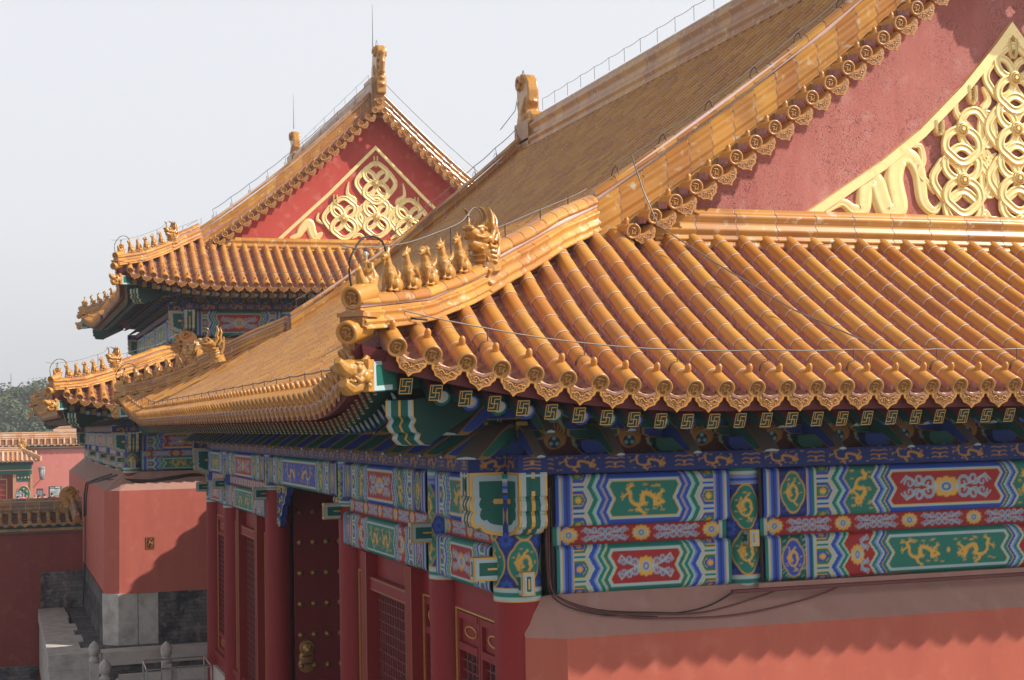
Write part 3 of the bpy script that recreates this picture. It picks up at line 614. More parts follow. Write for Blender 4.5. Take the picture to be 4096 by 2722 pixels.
def me_chiwen():
    """ridge-end dragon, silhouette in the local X-Z plane, open mouth biting toward +X, 1 unit tall"""
    b=MB(); P=[(.34,0),(.36,.16),(.46,.24),(.50,.34),(.40,.40),(.30,.38),(.26,.46),(.33,.58),(.34,.72),(.29,.86),(.16,.96),(-.02,1.0),(-.16,.96),(-.22,.85),(-.20,.72),(-.12,.66),(-.10,.58),(-.14,.40),(-.20,.24),(-.20,0)]
    b.prism(P,-.115,.115,lambda a,c,d:V(a,d*(1-.2*c),c),'figure')
    for k in range(6): b.ball((-.19+.02*(k%2),0,.18+.13*k),(.07,.09,.05),'figure',8,5)
    for k in range(5): b.ball((.30-.03*k,0,.55+.09*k),(.06,.10,.04),'figure',8,5)
    for s in(-1,1):
        b.ball((.26,s*.12,.34),(.05,.04,.05),'figure'); b.ball((.05,s*.12,.3),(.16,.05,.12),'figure')
        for k in range(4): b.tube([V(.0+.05*k,s*.12,.2),V(.02+.04*k,s*.14,.42),V(.12+.04*k,s*.12,.62)],[.03,.03,.012],'figure',6)
        b.tube([V(-.02+.13*(1-t/9)*math.cos(t),s*.135,.84+.12*(1-t/9)*math.sin(t)) for t in [i*.6 for i in range(12)]],.032,'figure',6)
    b.tube([V(-.22,0,.42),V(-.27,0,.62),V(-.28,0,.80),V(-.27,0,.86)],[.06,.075,.07,.03],'figure',8)
    return remesh(b,'ridge_end_dragon',.017,'figure',1)
M_CHIWEN=me_chiwen()
# --- sweeps for ridges
def sweep(b,pts,prof,seg,matf,joint='joint',gap=.014,side=None):
    """prof: list of (half-width offset,height) closed loop left->over->right; pts: dense path"""
    pts=[Vector(p) for p in pts]; D=[0]
    for i in range(1,len(pts)): D.append(D[-1]+(pts[i]-pts[i-1]).length)
    def at(d):
        d=max(0,min(D[-1],d))
        for i in range(1,len(D)):
            if d<=D[i] or i==len(D)-1:
                t=(d-D[i-1])/max(1e-9,D[i]-D[i-1]); p=pts[i-1].lerp(pts[i],t); tan=(pts[i]-pts[i-1]).normalized(); return p,tan
    n=max(1,int(round(D[-1]/seg))); L=D[-1]/n
    def ring(d,k):
        p,t=at(d); s=(t.cross(V(0,0,1))).normalized() if side is None else side; u=V(0,0,1)
        return [p+s*(a*k)+u*(h*(1 if k==1 else .985)) for a,h in prof]
    for i in range(n):
        a,c=i*L,(i+1)*L
        b.loft([ring(a,1),ring((a+c)/2,1),ring(c-gap,1)],matf,closed=True)
        b.loft([ring(c-gap,.97),ring(c,.97)],joint,closed=True)
    b.add(ring(0,1),[tuple(range(len(prof)))],matf); b.add(ring(D[-1],1),[tuple(range(len(prof)))],matf)
def band_prof(w,H):
    q=[(1.15,0),(1.15,.10),(.95,.14),(.95,.24),(1.12,.30),(1.12,.38),(.84,.48),(.80,.60),(.98,.70),(1.0,.80),(.80,.84),(.62,.88),(.62,1.0)]
    l=[(-a*w,h*H) for a,h in q]; return l+[(a*w,h*H) for a,h in reversed(q)]
def tube_prof(r,z,n=9):
    return [(-r*math.cos(PI*i/n),z+r*math.sin(PI*i/n)) for i in range(n+1)]
def mould_ridge(b,path,w,H,rt,segb=.42,segt=.36,mb='glaze_ridge',mt='glaze_ridge'):
    sweep(b,path,band_prof(w,H*.72),segb,mb)
    sweep(b,path,[(-rt*.9,H*.70),(-rt*.9,H*.86),(rt*.9,H*.86),(rt*.9,H*.70)],50,'joint')
    sweep(b,path,tube_prof(rt*1.08,H*.80),segt,mt)
# ---------------------------------------------------------------- the tier: one curved tiled roof
class Tier:
    def __init__(s,root,items,x0,y0,x1,y1,o,fl,h,Lc,S,pitch=.37,u0=.46,detail=1,rafter_step=.32,top='gable',gw=2.05,vtop=None,figs=6,sides=('S','W'),hipH=.60,phase=None,figscale=1,maxv=None,hb=.20):
        s.__dict__.update(locals()); s.oc=o+fl; s.Lx=x1-x0; s.Ly=y1-y0; del s.__dict__['s']
        s.s_=s
    def lift(s,u,v):
        d=max(0,min(1,1-u/s.Lc)); m=1 if v<1.2 else max(0,1-(v-1.2)/3.3)
        return s.h*d**1.8*m+s.hb*math.exp(-max(0,u-v)/1.1)*max(0,min(1,(v-1.0)/1.3))*max(0,min(1,(s.oc+1.9-v)/1.0))
    def z(s,x,y):
        a=min(x-s.x0,s.x1-x); b=min(y-s.y0,s.y1-y)
        if s.top=='gable' and b>=s.gw-.3: v=a; return s.S(v)+s.lift(b+s.oc,v+s.oc)
        v,u=min(a,b),max(a,b); return s.S(v)+s.lift(u+s.oc,v+s.oc)
    def P(s,side,u,v,dz=0):
        if side=='S': x,y=s.x0+u,s.y0+v
        elif side=='W': x,y=s.x0+v,s.y0+u
        elif side=='N': x,y=s.x0+u,s.y1-v
        else: x,y=s.x1-v,s.y0+u
        L=s.Lx if side in 'SN' else s.Ly
        uu=min(u,L-u); z=s.S(v)+s.lift(uu+s.oc,v+s.oc)
        return V(x,y,z+dz)
    def ud(s,side): return V(1,0,0) if side in 'SN' else V(0,1,0)
    def vd(s,side): return {'S':V(0,1,0),'W':V(1,0,0),'N':V(0,-1,0),'E':V(-1,0,0)}[side]
    def v0(s,side,u):
        L=s.Lx if side in 'SN' else s.Ly; uu=min(u,L-u); d=max(0,1-(uu+s.oc)/s.Lc); return -s.o-s.fl*d**1.6
    def v1(s,side,u):
        L=s.Lx if side in 'SN' else s.Ly; uu=min(u,L-u)
        if s.top=='skirt': return min(uu,s.vtop)
        if side in 'SN': return min(uu,s.gw-.30)
        return (s.x1-s.x0)/2 if uu>s.gw-.36 else uu
    def rows(s,side):
        L=s.Lx if side in 'SN' else s.Ly; n=int((L+2*s.oc-2*s.u0)/s.pitch); p=s.pitch; us=[-s.oc+s.u0+i*p for i in range(n+1)]
        if s.phase and side in s.phase: us=[u for u in us if s.phase[side](u)]
        return us
    def surface(s,side,detail):
        b=MB(); r=.099; n=9 if detail==1 else 6; U=s.ud(side); p=s.pitch
        L=s.Lx if side in 'SN' else s.Ly
        tile=.42 if detail<3 else 3.0
        for u in s.rows(side):
            va,vb=s.v0(side,u)+.30,s.v1(side,u)
            if side=='S' and s.maxv: vb=min(vb,s.maxv)
            if vb-va<.1: continue
            v=va
            tl=tile if side!='W' else tile*.8; v0_=v
            while v<vb-.02:
                sl=(s.S(v+.05)-s.S(v))/.05; dv=tl/math.sqrt(1+sl*sl)*(random.uniform(.55,1) if v==v0_ and side=='W' else random.uniform(.97,1.03)); ve=min(vb,v+dv); 
                c0,c1=s.P(side,u,v),s.P(side,u,ve); T=(c1-c0).normalized(); N=U.cross(T); N=N if N.z>0 else -N
                jt=random.uniform(-.004,.004)
                def ring(c,k,dj=0): return [c+U*(r*k*math.cos(PI*i/n)+jt)+N*(r*k*math.sin(PI*i/n)+dj) for i in range(n+1)]
                cj=c0.lerp(c1,max(.5,1-(.018 if side!='W' else .012)/max((c1-c0).length,.05)))
                if detail<3:
                    b.loft([ring(c0,1.01),ring(cj,.95)],s.tmat,closed=False)
                    b.loft([ring(cj,1.0),ring(c1,1.0)],'joint',closed=False)
                    b.add([c0+(q-c0)*k for k in (1.0,.86) for q in ring(c0,1.01)],[(i,i+1,n+2+i,n+1+i) for i in range(n)],'joint')
                else:
                    vv=[v+(ve-v)*k/4 for k in range(5)]; b.loft([ring(s.P(side,u,q),1) for q in vv],s.tmat,closed=False)
                for sg in(-1,1):
                    b.quad(c0+U*sg*r,c1+U*sg*r,c1+U*sg*r*.98-N*.11,c0+U*sg*r*.98-N*.11,'mortar')
                v=ve
            # pan between this row and the next
            uc=u+p/2
            if uc>L+s.oc-.3: continue
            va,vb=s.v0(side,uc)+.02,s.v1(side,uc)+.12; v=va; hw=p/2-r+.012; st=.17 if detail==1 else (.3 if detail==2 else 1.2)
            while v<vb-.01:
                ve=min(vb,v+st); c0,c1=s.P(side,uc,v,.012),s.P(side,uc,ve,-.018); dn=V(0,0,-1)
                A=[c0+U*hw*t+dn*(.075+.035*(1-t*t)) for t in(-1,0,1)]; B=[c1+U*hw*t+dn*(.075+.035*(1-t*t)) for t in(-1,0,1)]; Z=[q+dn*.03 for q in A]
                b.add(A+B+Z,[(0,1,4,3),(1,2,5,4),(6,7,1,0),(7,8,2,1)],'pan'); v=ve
        return b
    def build(s,tmat='glaze'):
        s.tmat=tmat; root=s.root
        for side in 'SWNE':
            det=s.detail if side in s.sides else 3
            s.surface(side,det).build('roof_tiles',root)
        s.undersides()
        for side in s.sides: s.eave(side)
        s.hips()
    def eave_pts(s,side,v_off,dz,step=.5):
        L=s.Lx if side in 'SN' else s.Ly; us=np.linspace(-s.oc+.02,L+s.oc-.02,int((L+2*s.oc)/step)+1)
        return us
    def undersides(s):
        b=MB(); c=MB()
        for side in 'SWNE':
            L=s.Lx if side in 'SN' else s.Ly; n=int((L+2*s.oc)/.35); us=[-s.oc+.05+(L+2*s.oc-.1)*i/n for i in range(n+1)]
            rows=[]
            for u in us:
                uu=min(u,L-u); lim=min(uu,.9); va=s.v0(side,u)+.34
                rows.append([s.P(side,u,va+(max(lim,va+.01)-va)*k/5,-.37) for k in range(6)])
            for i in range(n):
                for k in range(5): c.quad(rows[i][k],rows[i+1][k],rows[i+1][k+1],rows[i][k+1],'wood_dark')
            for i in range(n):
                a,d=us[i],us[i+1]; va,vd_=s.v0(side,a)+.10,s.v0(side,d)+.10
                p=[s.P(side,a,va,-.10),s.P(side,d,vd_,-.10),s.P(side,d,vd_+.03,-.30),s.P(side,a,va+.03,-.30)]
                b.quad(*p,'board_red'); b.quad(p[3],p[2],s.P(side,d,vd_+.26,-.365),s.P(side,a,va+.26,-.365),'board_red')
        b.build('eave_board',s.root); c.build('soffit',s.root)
    def eave(s,side):
        U=s.ud(side); Vd=s.vd(side); it=s.items
        for u in s.rows(side):
            v=s.v0(side,u); c=s.P(side,u,v); T=(s.P(side,u,v+.3)-c).normalized(); N=U.cross(T); Ux=U
            if N.z<0: N=-N; Ux=-U
            it['eave_tile'].append((M_EAVE,frame(c,T.cross(N) ,T,N)))
            uc=u+s.pitch/2; L=s.Lx if side in 'SN' else s.Ly
            if uc<L+s.oc-.3:
                v=s.v0(side,uc); c=s.P(side,uc,v+.03); c2=s.P(side,uc+.05,s.v0(side,uc+.05)+.03); X=(c2-c).normalized(); Tn=(V(0,0,1).cross(X)).normalized(); 
                if Tn.dot(Vd)<0: Tn=-Tn
                Z=Tn.cross(X); Z=Z if Z.z>0 else -Z
                Z=(Z+Vd*-.12).normalized(); Tn=(Tn-Z*Tn.dot(Z)).normalized()
                it['drip_tile'].append((M_DRIP,frame(c,Tn.cross(Z),Tn,Z)))
        L=s.Lx if side in 'SN' else s.Ly; st=s.rafter_step; k=0; u=-s.oc+.62
        while u<L+s.oc-.5:
            v=s.v0(side,u); uu=min(u,L-u)
            c=s.P(side,u,v+.27,-.47); c1=s.P(side,u,v+1.2,-.49); T=(c1-c).normalized(); N=V(0,0,1); N=(N-T*N.dot(T)).normalized(); X=T.cross(N)
            kf=max(.3,min(1,(uu+.3-v-.27)/1.0)); it['flying_rafter'].append((M_FLY,frame(c,X,T*kf,N)))
            if uu>-1.6:
                c=s.P(side,u+.16,v+.60,-.64); c1=s.P(side,u+.16,v+2.0,-.66); T=(c1-c).normalized(); N=(V(0,0,1)-T*T.z).normalized()
                kf=max(.12,min(1,(uu+.1-v-.66)/1.4)); it['round_rafter'].append((M_RND[k%2],frame(c,T.cross(N),T*kf,N)))
            u+=st; k+=1
    def hip_pt(s,cx,cy,t,dz=0): # corner cx,cy in {0,1}; t distance along plan from column line corner (negative = outside)
        x=s.x0+t if cx==0 else s.x1-t; y=s.y0+t if cy==0 else s.y1-t
        return V(x,y,s.S(t)+s.lift(t+s.oc,t+s.oc)+dz)
    def hips(s):
        for cx,cy in ((0,0),(0,1),(1,0),(1,1)):
            te=(s.gw-.33) if s.top=='gable' else s.vtop
            show=cx==0; tb=-s.oc+1.92
            g=MB()
            lo=[s.hip_pt(cx,cy,-s.oc+.02+(tb+s.oc)*i/8,.0+.05*(1-i/8)**2) for i in range(9)]
            hi=[s.hip_pt(cx,cy,tb+(te-tb)*i/10,.0) for i in range(11)]
            mould_ridge(g,lo,.135,.31,.105); mould_ridge(g,hi,.14,.47,.115)
            g.build('hip_ridge',s.root)
            if not show: continue
            d=(lo[0]-lo[2]); d.z=0; d.normalize(); X=V(0,0,1).cross(-d)
            # round end discs of the ridge: top tube end and the eave-corner tube
            for dz,off in ((.15,.03),(-.0,.16)):
                c=lo[0]+V(0,0,dz+.16)*1+d*off if dz>0 else s.hip_pt(cx,cy,-s.oc)+d*.10+V(0,0,.02)
                T=-d+V(0,0,.25); T.normalize(); N=(V(0,0,1)-T*T.z).normalized()
                s.items['corner_tile'].append((M_CORNER,frame(c,T.cross(N),T,N)))
            # ornament block under the top disc
            bb=MB(); c=lo[0]; Mx=frame(c+V(0,0,.0),X,d,V(0,0,1)); bb.box(-.13,-.06,.03,.13,.04,.14,'relief',Mx); bb.box(-.15,-.25,.13,.15,.06,.17,'glaze_ridge',Mx)
            bb.build('ridge_end_block',s.root)
            # small figures
            def top_at(t): return s.hip_pt(cx,cy,t,.05*(1-(t+s.oc)/(tb+s.oc))**2+.31*.8+.105)
            kinds=['dragon','phoenix','lion','horse','foal'][:s.figs]
            span=(tb-.16)-(-s.oc+.14); step=span/(len(kinds)+1.05)
            F=lambda t:frame(top_at(t),-d*1.0,V(0,0,1).cross(-d),V(0,0,1))
            # figures look outward along +d ; models face -X  => X axis = -d
            t=-s.oc+.20; Mi=F(t)@Matrix.Scale(1.16*s.figscale,4)
            o=place(M_IMM,'immortal_rider',s.root,Mi); place(M_IMMH,'rider_head',o,Mi)
            for i,k in enumerate(kinds):
                t=-s.oc+.26+step*(i+1); Mi=F(t)@Matrix.Diagonal(V(1.06,1.1,1.0)*s.figscale).to_4x4()
                place(M_BEAST[k],'ridge_beast',s.root,Mi)
            t=tb+.04; c=s.hip_pt(cx,cy,t,.26); Mi=frame(c,-d,V(0,0,1).cross(-d),V(0,0,1))@Matrix.Diagonal(V(.98,.98,.84)*s.figscale).to_4x4()
            o=place(M_RDRAG,'ridge_dragon',s.root,Mi)
            for hm in M_HORN: place(hm,'horn',o,Mi)
            # corner beams and dragon head
            e=s.hip_pt(cx,cy,-s.oc,0); q=s.hip_pt(cx,cy,-s.oc+1.1,0)
            zc=e.z-.38; c=V(e.x,e.y,zc)-d*.14
            Mi=frame(c,X,-d,V(0,0,1)); place(M_SNOUT,'dragon_head',s.root,Mi@Matrix.Scale(.88,4))
            cb=MB(); cb.box(-.12,.03,-.17,.12,1.6,.12,'green',Mi@Matrix.Rotation(R_(3),4,'X'))
            for sx in(-1,1):
                Mq=Mi@Matrix.Rotation(R_(3),4,'X')
                cb.quad(*[Mq@V(sx*.124,y,z) for y,z in ((.05,-.16),(.40,-.16),(.40,.13),(.05,.13))],'pale'); cb.quad(*[Mq@V(sx*.127,y,z) for y,z in ((.10,-.11),(.5,-.11),(.5,.09),(.10,.09))],'green')
            cb.build('corner_beam',s.root)
            ob=MB(); Mo=Mi@Matrix.Translation(V(0,.78,-.50))@Matrix.Rotation(R_(7),4,'X')
            pr=[(2.4,.26),(.0,.26),(-.02,.10),(.03,.05),(-.03,-.0),(.02,-.07),(.10,-.10),(.06,-.15),(.16,-.22),(.3,-.25),(.34,-.22),(2.4,-.05)]
            pr[0]=(1.5,.2);pr[1]=(.0,.26);pr[-1]=(1.5,0)
            ob.prism(pr,-.16,.16,lambda a,c_,dd:Mo@V(dd,a,c_),'green_dk','green_dk')
            for x0_,x1_,m_ in ((-.165,-.145,'gold'),(-.145,-.10,'pale'),(-.10,-.014,'green'),(-.014,.014,'gold'),(.014,.10,'green'),(.10,.145,'pale'),(.145,.165,'gold')):
                for i in range(1,9):
                    (a0,c0),(a1,c1)=pr[i],pr[i+1]
                    ob.quad(*[Mo@V(xx,aa-.004,cc-.002) for xx,aa,cc in ((x0_,a0,c0),(x1_,a0,c0),(x1_,a1,c1),(x0_,a1,c1))],m_)
            ob.build('corner_beam_end',s.root)
        return
def me_corner():
    b=MB(); r=.115; N=22; cir=lambda rr,y:[V(rr*math.cos(2*PI*k/N),y,rr*math.sin(2*PI*k/N)) for k in range(N)]
    b.loft([cir(r,.34),cir(r,.02),cir(r*.98,-.01),cir(r*.84,-.012),cir(r*.72,0),cir(r*.68,.016)],'glaze'); b.add(cir(r*.69,.014),[tuple(range(N))],'relief')
    b.tube([V(r*(.10+.42*t+.05*math.sin(19*t))*math.cos(6.5*t+2),.010,r*(.10+.42*t+.05*math.sin(19*t))*math.sin(6.5*t+2)) for t in [i/22 for i in range(23)]],.010,'glaze',5)
    for a,c in ((.35,.3),(-.38,.1),(.3,-.35),(-.2,-.42),(-.1,.45)): b.ball((r*a,.010,r*c),.014,'glaze',5,3)
    return b.data('corner_tile')
M_CORNER=me_corner()
def emit(root,items,limit=100):
    for name,l in items.items():
        l.sort(key=lambda q:(q[1].translation-CAMP).length)
        for me,M in l[:limit]: place(me,name,root,M)
        rest=l[limit:]
        if rest:
            VV=[];FF=[];MM=[];mats=[];base=0
            for me,M in rest:
                A=np.array(M); co=np.empty(len(me.vertices)*3); me.vertices.foreach_get('co',co); co=co.reshape(-1,3)@A[:3,:3].T+A[:3,3]
                VV.append(co); lut=[]
                for mt in me.materials:
                    if mt not in mats: mats.append(mt)
                    lut.append(mats.index(mt))
                for p in me.polygons: FF.append(tuple(i+base for i in p.vertices)); MM.append(lut[p.material_index])
                base+=len(co)
            m2=bpy.data.meshes.new(name); m2.from_pydata(np.vstack(VV).tolist(),[],FF)
            for mt in mats: m2.materials.append(mt)
            m2.polygons.foreach_set('material_index',MM); m2.update()
            o=place(m2,name,root); o['kind']='stuff'
# ---------------------------------------------------------------- gable ends, main ridge
def gable_end(T,cy,full=True,wallmat='plaster_gable',zb=None,fz=-.08):
    """upper part of the hip-and-gable roof at the near (cy=0) or far end"""
    s=T; sg=1 if cy==0 else -1; Y=lambda v:(s.y0+v) if cy==0 else (s.y1-v); xr=(s.x0+s.x1)/2; D=xr-s.x0
    gw=s.gw; rv=gw-.20; vb=gw-.15
    path=[V(s.x0+v,Y(rv),s.S(v)-.12) for v in np.linspace(gw-.25,D,26)]
    for k,m in ((0,1),(1,-1)):
        g=MB(); p=[V(xr+m*(q.x-xr),q.y,q.z) for q in path]; mould_ridge(g,p,.15,.72,.115); g.build('rake_ridge',s.root)
    # wall under the rake
    g=MB(); vs=np.linspace(gw-.1,D,24); zb=zb or s.S(gw-.3)-.1+min(0,fz)
    for m in(1,-1):
        for i in range(23):
            a,b=vs[i],vs[i+1]; g.quad(V(xr-m*(D-a),Y(gw),zb),V(xr-m*(D-b),Y(gw),zb),V(xr-m*(D-b),Y(gw),max(zb,s.S(b)-.22)),V(xr-m*(D-a),Y(gw),max(zb,s.S(a)-.22)),wallmat)
    g.build('gable_wall',s.root)
    if full:
        for m in(1,-1):
            v=D-.17-.0; k=0
            while v>gw-.02:
                x=xr-m*(D-v); z=s.S(v)-.27; Tt=V(0,sg,.10).normalized(); N=V(0,0,1); N=(N-Tt*N.dot(Tt)).normalized()
                s.items['eave_tile'].append((M_EAVE,frame(V(x,Y(gw-.74),z),Tt.cross(N),Tt,N)))
                sl=(s.S(v)-s.S(v-.1))/.1; a=math.atan(sl)*m; v2=v-.17
                if v2>gw-.1:
                    c=V(xr-m*(D-v2),Y(gw-.69),s.S(v2)-.29); X=V(math.cos(a),0,math.sin(a))*.0+V(math.cos(a*.75),0,math.sin(a*.75)); Z=V(0,-sg,0).cross(X)*1; Z=Z if Z.z>0 else -Z; Y_=Z.cross(X)
                    s.items['drip_tile'].append((M_DRIP,frame(c,X,Y_,Z)))
                v-=.36/math.sqrt(1+sl*sl)*1.03
        c=V(xr,Y(gw-.69),s.S(D)-.26); s.items['drip_tile'].append((M_DRIP,frame(c,V(1,0,0) if cy==0 else V(-1,0,0),V(0,sg,0),V(0,0,1))))
        Tt=V(0,sg,.10).normalized(); N=(V(0,0,1)-Tt*Tt.z).normalized(); s.items['eave_tile'].append((M_EAVE,frame(V(xr,Y(gw-.74),s.S(D)-.10),Tt.cross(N),Tt,N)))
        # solid bed the little tiles lie on
        g=MB()
        for m in(1,-1):
            vv=np.linspace(gw-.2,D,24); 
            for d0,d1,z0,z1,mt in ((gw-.38,gw+.02,-.12,-.42,'glaze_dull'),):
                for i in range(23):
                    P=lambda v,d,z:V(xr-m*(D-v),Y(d),s.S(v)+z)
                    a,b=vv[i],vv[i+1]
                    g.quad(P(a,d0,z0),P(b,d0,z0),P(b,d0,-.30),P(a,d0,-.30),mt); g.quad(P(a,d0,-.30),P(b,d0,-.30),P(b,d1,-.36),P(a,d1,-.36),'mortar'); g.quad(P(a,d0,z0),P(b,d0,z0),P(b,d0+.3,z0+.05),P(a,d0+.3,z0+.05),mt)
        g.box(xr-.42,min(Y(gw-.36),Y(gw)),s.S(D)-.62,xr+.42,max(Y(gw-.36),Y(gw)),s.S(D)-.1,'glaze_dull'); g.box(xr-.16,min(Y(gw-.62),Y(gw-.36)),s.S(D)-.38,xr+.16,max(Y(gw-.62),Y(gw-.36)),s.S(D)-.12,'glaze_dull')
        g.build('rake_bed',s.root)
    # low ridge at the foot of the gable
    g=MB(); zt=s.S(gw-.35)+.02+fz; x0,x1=s.x0+gw+.22,s.x1-gw-.22
    yy=Y(gw-.32); 
    mp=band_prof(.17,.46); sweep(g,[V(x0+.3,yy,zt),V(x1-.3,yy,zt)],mp,.62,'glaze_ridge')
    sweep(g,[V(x0+.1,yy-sg*.10,zt-.10),V(x1-.1,yy-sg*.10,zt-.10)],tube_prof(.13,0,8),.34,'glaze_ridge')
    g.build('gable_foot_ridge',s.root)
def ornament(T,zone,knots,r,ribbons,frame_poly,fw,straps=()):
    """gilded knot relief on the gable wall: coordinates in x,z on the wall plane"""
    s=T; y=s.y0+s.gw
    g=MB(); n=len(frame_poly)
    # frame: band between outer and inner outline, bevelled box section
    def off(poly,d):
        o=[]
        for i in range(len(poly)):
            a=Vector(poly[i-1]);b=Vector(poly[i]);c=Vector(poly[(i+1)%len(poly)])
            n1=Vector((-(b-a).y,(b-a).x)).normalized(); n2=Vector((-(c-b).y,(c-b).x)).normalized(); m=(n1+n2).normalized(); o.append(tuple(b+m*d/max(.35,m.dot(n1))))
        return o
    inn=off(frame_poly,-fw); 
    rings=[[V(a,y+.0,z) for a,z in frame_poly],[V(a,y-.07,z) for a,z in off(frame_poly,-.012)],[V(a,y-.075,z) for a,z in off(frame_poly,-fw+.02)],[V(a,y-.02,z) for a,z in inn]]
    for i in range(3):
        for j in range(n):
            k=(j+1)%n; g.quad(rings[i][j],rings[i][k],rings[i+1][k],rings[i+1][j],'gold_leaf')
    g.build('gilded_frame',s.root)
    inside=lambda x,z:_pin(x,z,inn)
    g=MB()
    def strap(pts,w,h,dep=.0,taper=False,lines=True):
        """flat band with raised edges following pts in x,z"""
        P=[Vector((a,c)) for a,c in pts]; rg=[]
        for i,p in enumerate(P):
            t=(P[min(i+1,len(P)-1)]-P[max(i-1,0)]); t=t.normalized() if t.length>0 else Vector((1,0)); nn=Vector((-t.y,t.x)); ww=w*(math.sin(PI*min(1,max(0,(i+.4)/len(P))))**.6 if taper else 1)
            prof=[(-.5,0),(-.5,h*.8),(-.38,h),(-.24,h),(-.17,h*.72),(0,h*.82),(.17,h*.72),(.24,h),(.38,h),(.5,h*.8),(.5,0)] if lines else [(-.5,0),(-.45,h*.7),(-.2,h*1.0),(.05,h*.55),(.25,h*1.05),(.45,h*.6),(.5,0)]
            rg.append([V(p.x+nn.x*a*ww,y-dep-b_,p.y+nn.y*a*ww) for a,b_ in prof])
        g.loft(rg,'gold_leaf',closed=False,smooth=True)
    w=r*.23; R=r*.43
    for ki,(kx,kz) in enumerate(knots):
        for q in range(4):
            a0=q*PI/2; cx,cz=kx+R*math.cos(a0),kz+R*math.sin(a0); pts=[]
            for i in range(41):
                t=2*PI*i/40; u=t-a0; out=max(0,math.cos(u)); rr=R*(1+.10*out*math.cos(4*u)+.04*out); ca,sa=math.cos(a0),math.sin(a0); ra,ta=rr*math.cos(u),rr*math.sin(u)*1.28; pts.append((cx+ra*ca-ta*sa,cz+ra*sa+ta*ca))
            if sum(inside(*p) for p in pts)<30: continue
            strap(pts,w,.045,dep=.006+.007*q+.016*(q%2)+.0033*(ki%4))
        for kj,(mx,mz) in enumerate(knots):
            if 0<mx-kx<1.45 and abs(mz-kz)<.15:
                cx,cz=(mx+kx)/2,(mz+kz)/2; pts=[(cx+R*.55*math.cos(2*PI*i/24),cz+R*1.05*math.sin(2*PI*i/24)) for i in range(25)]
                if all(inside(*p) for p in pts): strap(pts,w*.85,.04,dep=.003)
        for rr,dd in ((.20,.10),(.13,.115),(.07,.125)):
            ring=lambda k,d:[V(kx+k*math.cos(t),y-d,kz+k*math.sin(t)) for t in [2*PI*i/18 for i in range(18)]]
            g.loft([ring(rr*r,.02),ring(rr*r,dd),ring(rr*r*.8,dd+.008)],'gold_leaf')
        g.add(ring(.055*r,.13),[tuple(range(18))],'gold_leaf')
    for pts,wd in ribbons: strap(_cat(pts,8),wd,.05,taper=True,lines=False)
    for (x,z,l) in straps: strap([(x-.06,z),(x-.06,z-l),(x-.03,z-l-.06),(x+.03,z-l-.06),(x+.06,z-l),(x+.06,z)],.055,.09,lines=False); [strap([(x-.05,z-l*q),(x+.05,z-l*q)],.02,.06,lines=False) for q in (.2,.4,.6,.8)]
    g.build('gilded_knot_relief',s.root)
def _pin(x,z,poly):
    c=False;n=len(poly)
    for i in range(n):
        (x1,y1),(x2,y2)=poly[i],poly[(i+1)%n]
        if (y1>z)!=(y2>z) and x<(x2-x1)*(z-y1)/(y2-y1)+x1: c=not c
    return c
def _cat(p,k):
    o=[];n=len(p)
    for i in range(n-1):
        a,b,c,d=[Vector(p[max(0,min(n-1,j))]) for j in (i-1,i,i+1,i+2)]
        for q in range(k):
            t=q/k; o.append(tuple(.5*((2*b)+(c-a)*t+(2*a-5*b+4*c-d)*t*t+(-a+3*b-3*c+d)*t**3)))
    o.append(tuple(p[-1])); return o
def main_ridge(T,H=.85,chi=1.9,ends=(0,1)):
    s=T; xr=(s.x0+s.x1)/2; D=xr-s.x0; g=MB(); ya,yb=s.y0+s.gw-.45,s.y1-s.gw+.45; zb=s.S(D)-.12
    w=.2; pr=[(1.25,0),(1.25,.08),(1.0,.12),(1.0,.20),(1.2,.26),(1.2,.34),(.85,.40),(.78,.50),(.78,.62),(1.05,.70),(1.05,.77),(.7,.82),(.6,.88),(.6,.93)]
    l=[(-a*w,h*H) for a,h in pr]; sweep(g,[V(xr,ya,zb),V(xr,yb,zb)],l+[(a*w,h*H) for a,h in reversed(pr)],.62,'glaze_ridge')
    sweep(g,[V(xr,ya,zb),V(xr,yb,zb)],tube_prof(.12,.90*H),.38,'glaze_ridge'); g.build('main_ridge',s.root)
    for yy_ in (ya,yb):
        b=MB(); sg_=1 if yy_==ya else -1; b.box(xr-.24,min(yy_-sg_*.08,yy_+sg_*1.1),zb-.25,xr+.24,max(yy_-sg_*.08,yy_+sg_*1.1),zb+H*.96,'glaze_dull'); b.box(xr-.17,min(yy_-sg_*.16,yy_),zb-.1,xr+.17,max(yy_-sg_*.16,yy_),zb+H*.75,'relief'); b.build('ridge_end_block',s.root)
    for e in ends:
        yy=(ya+.95 if s.x1>15 else ya+.05) if e==0 else yb-.05; M=Matrix.Translation(V(xr+.1,yy,zb+.32))@Matrix.Rotation(R_(90 if e==0 else -90),4,'Z')@Matrix.Diagonal(V(chi*.9,chi*.85,chi)).to_4x4()
        place(M_CHIWEN,'ridge_end_dragon',s.root,M)
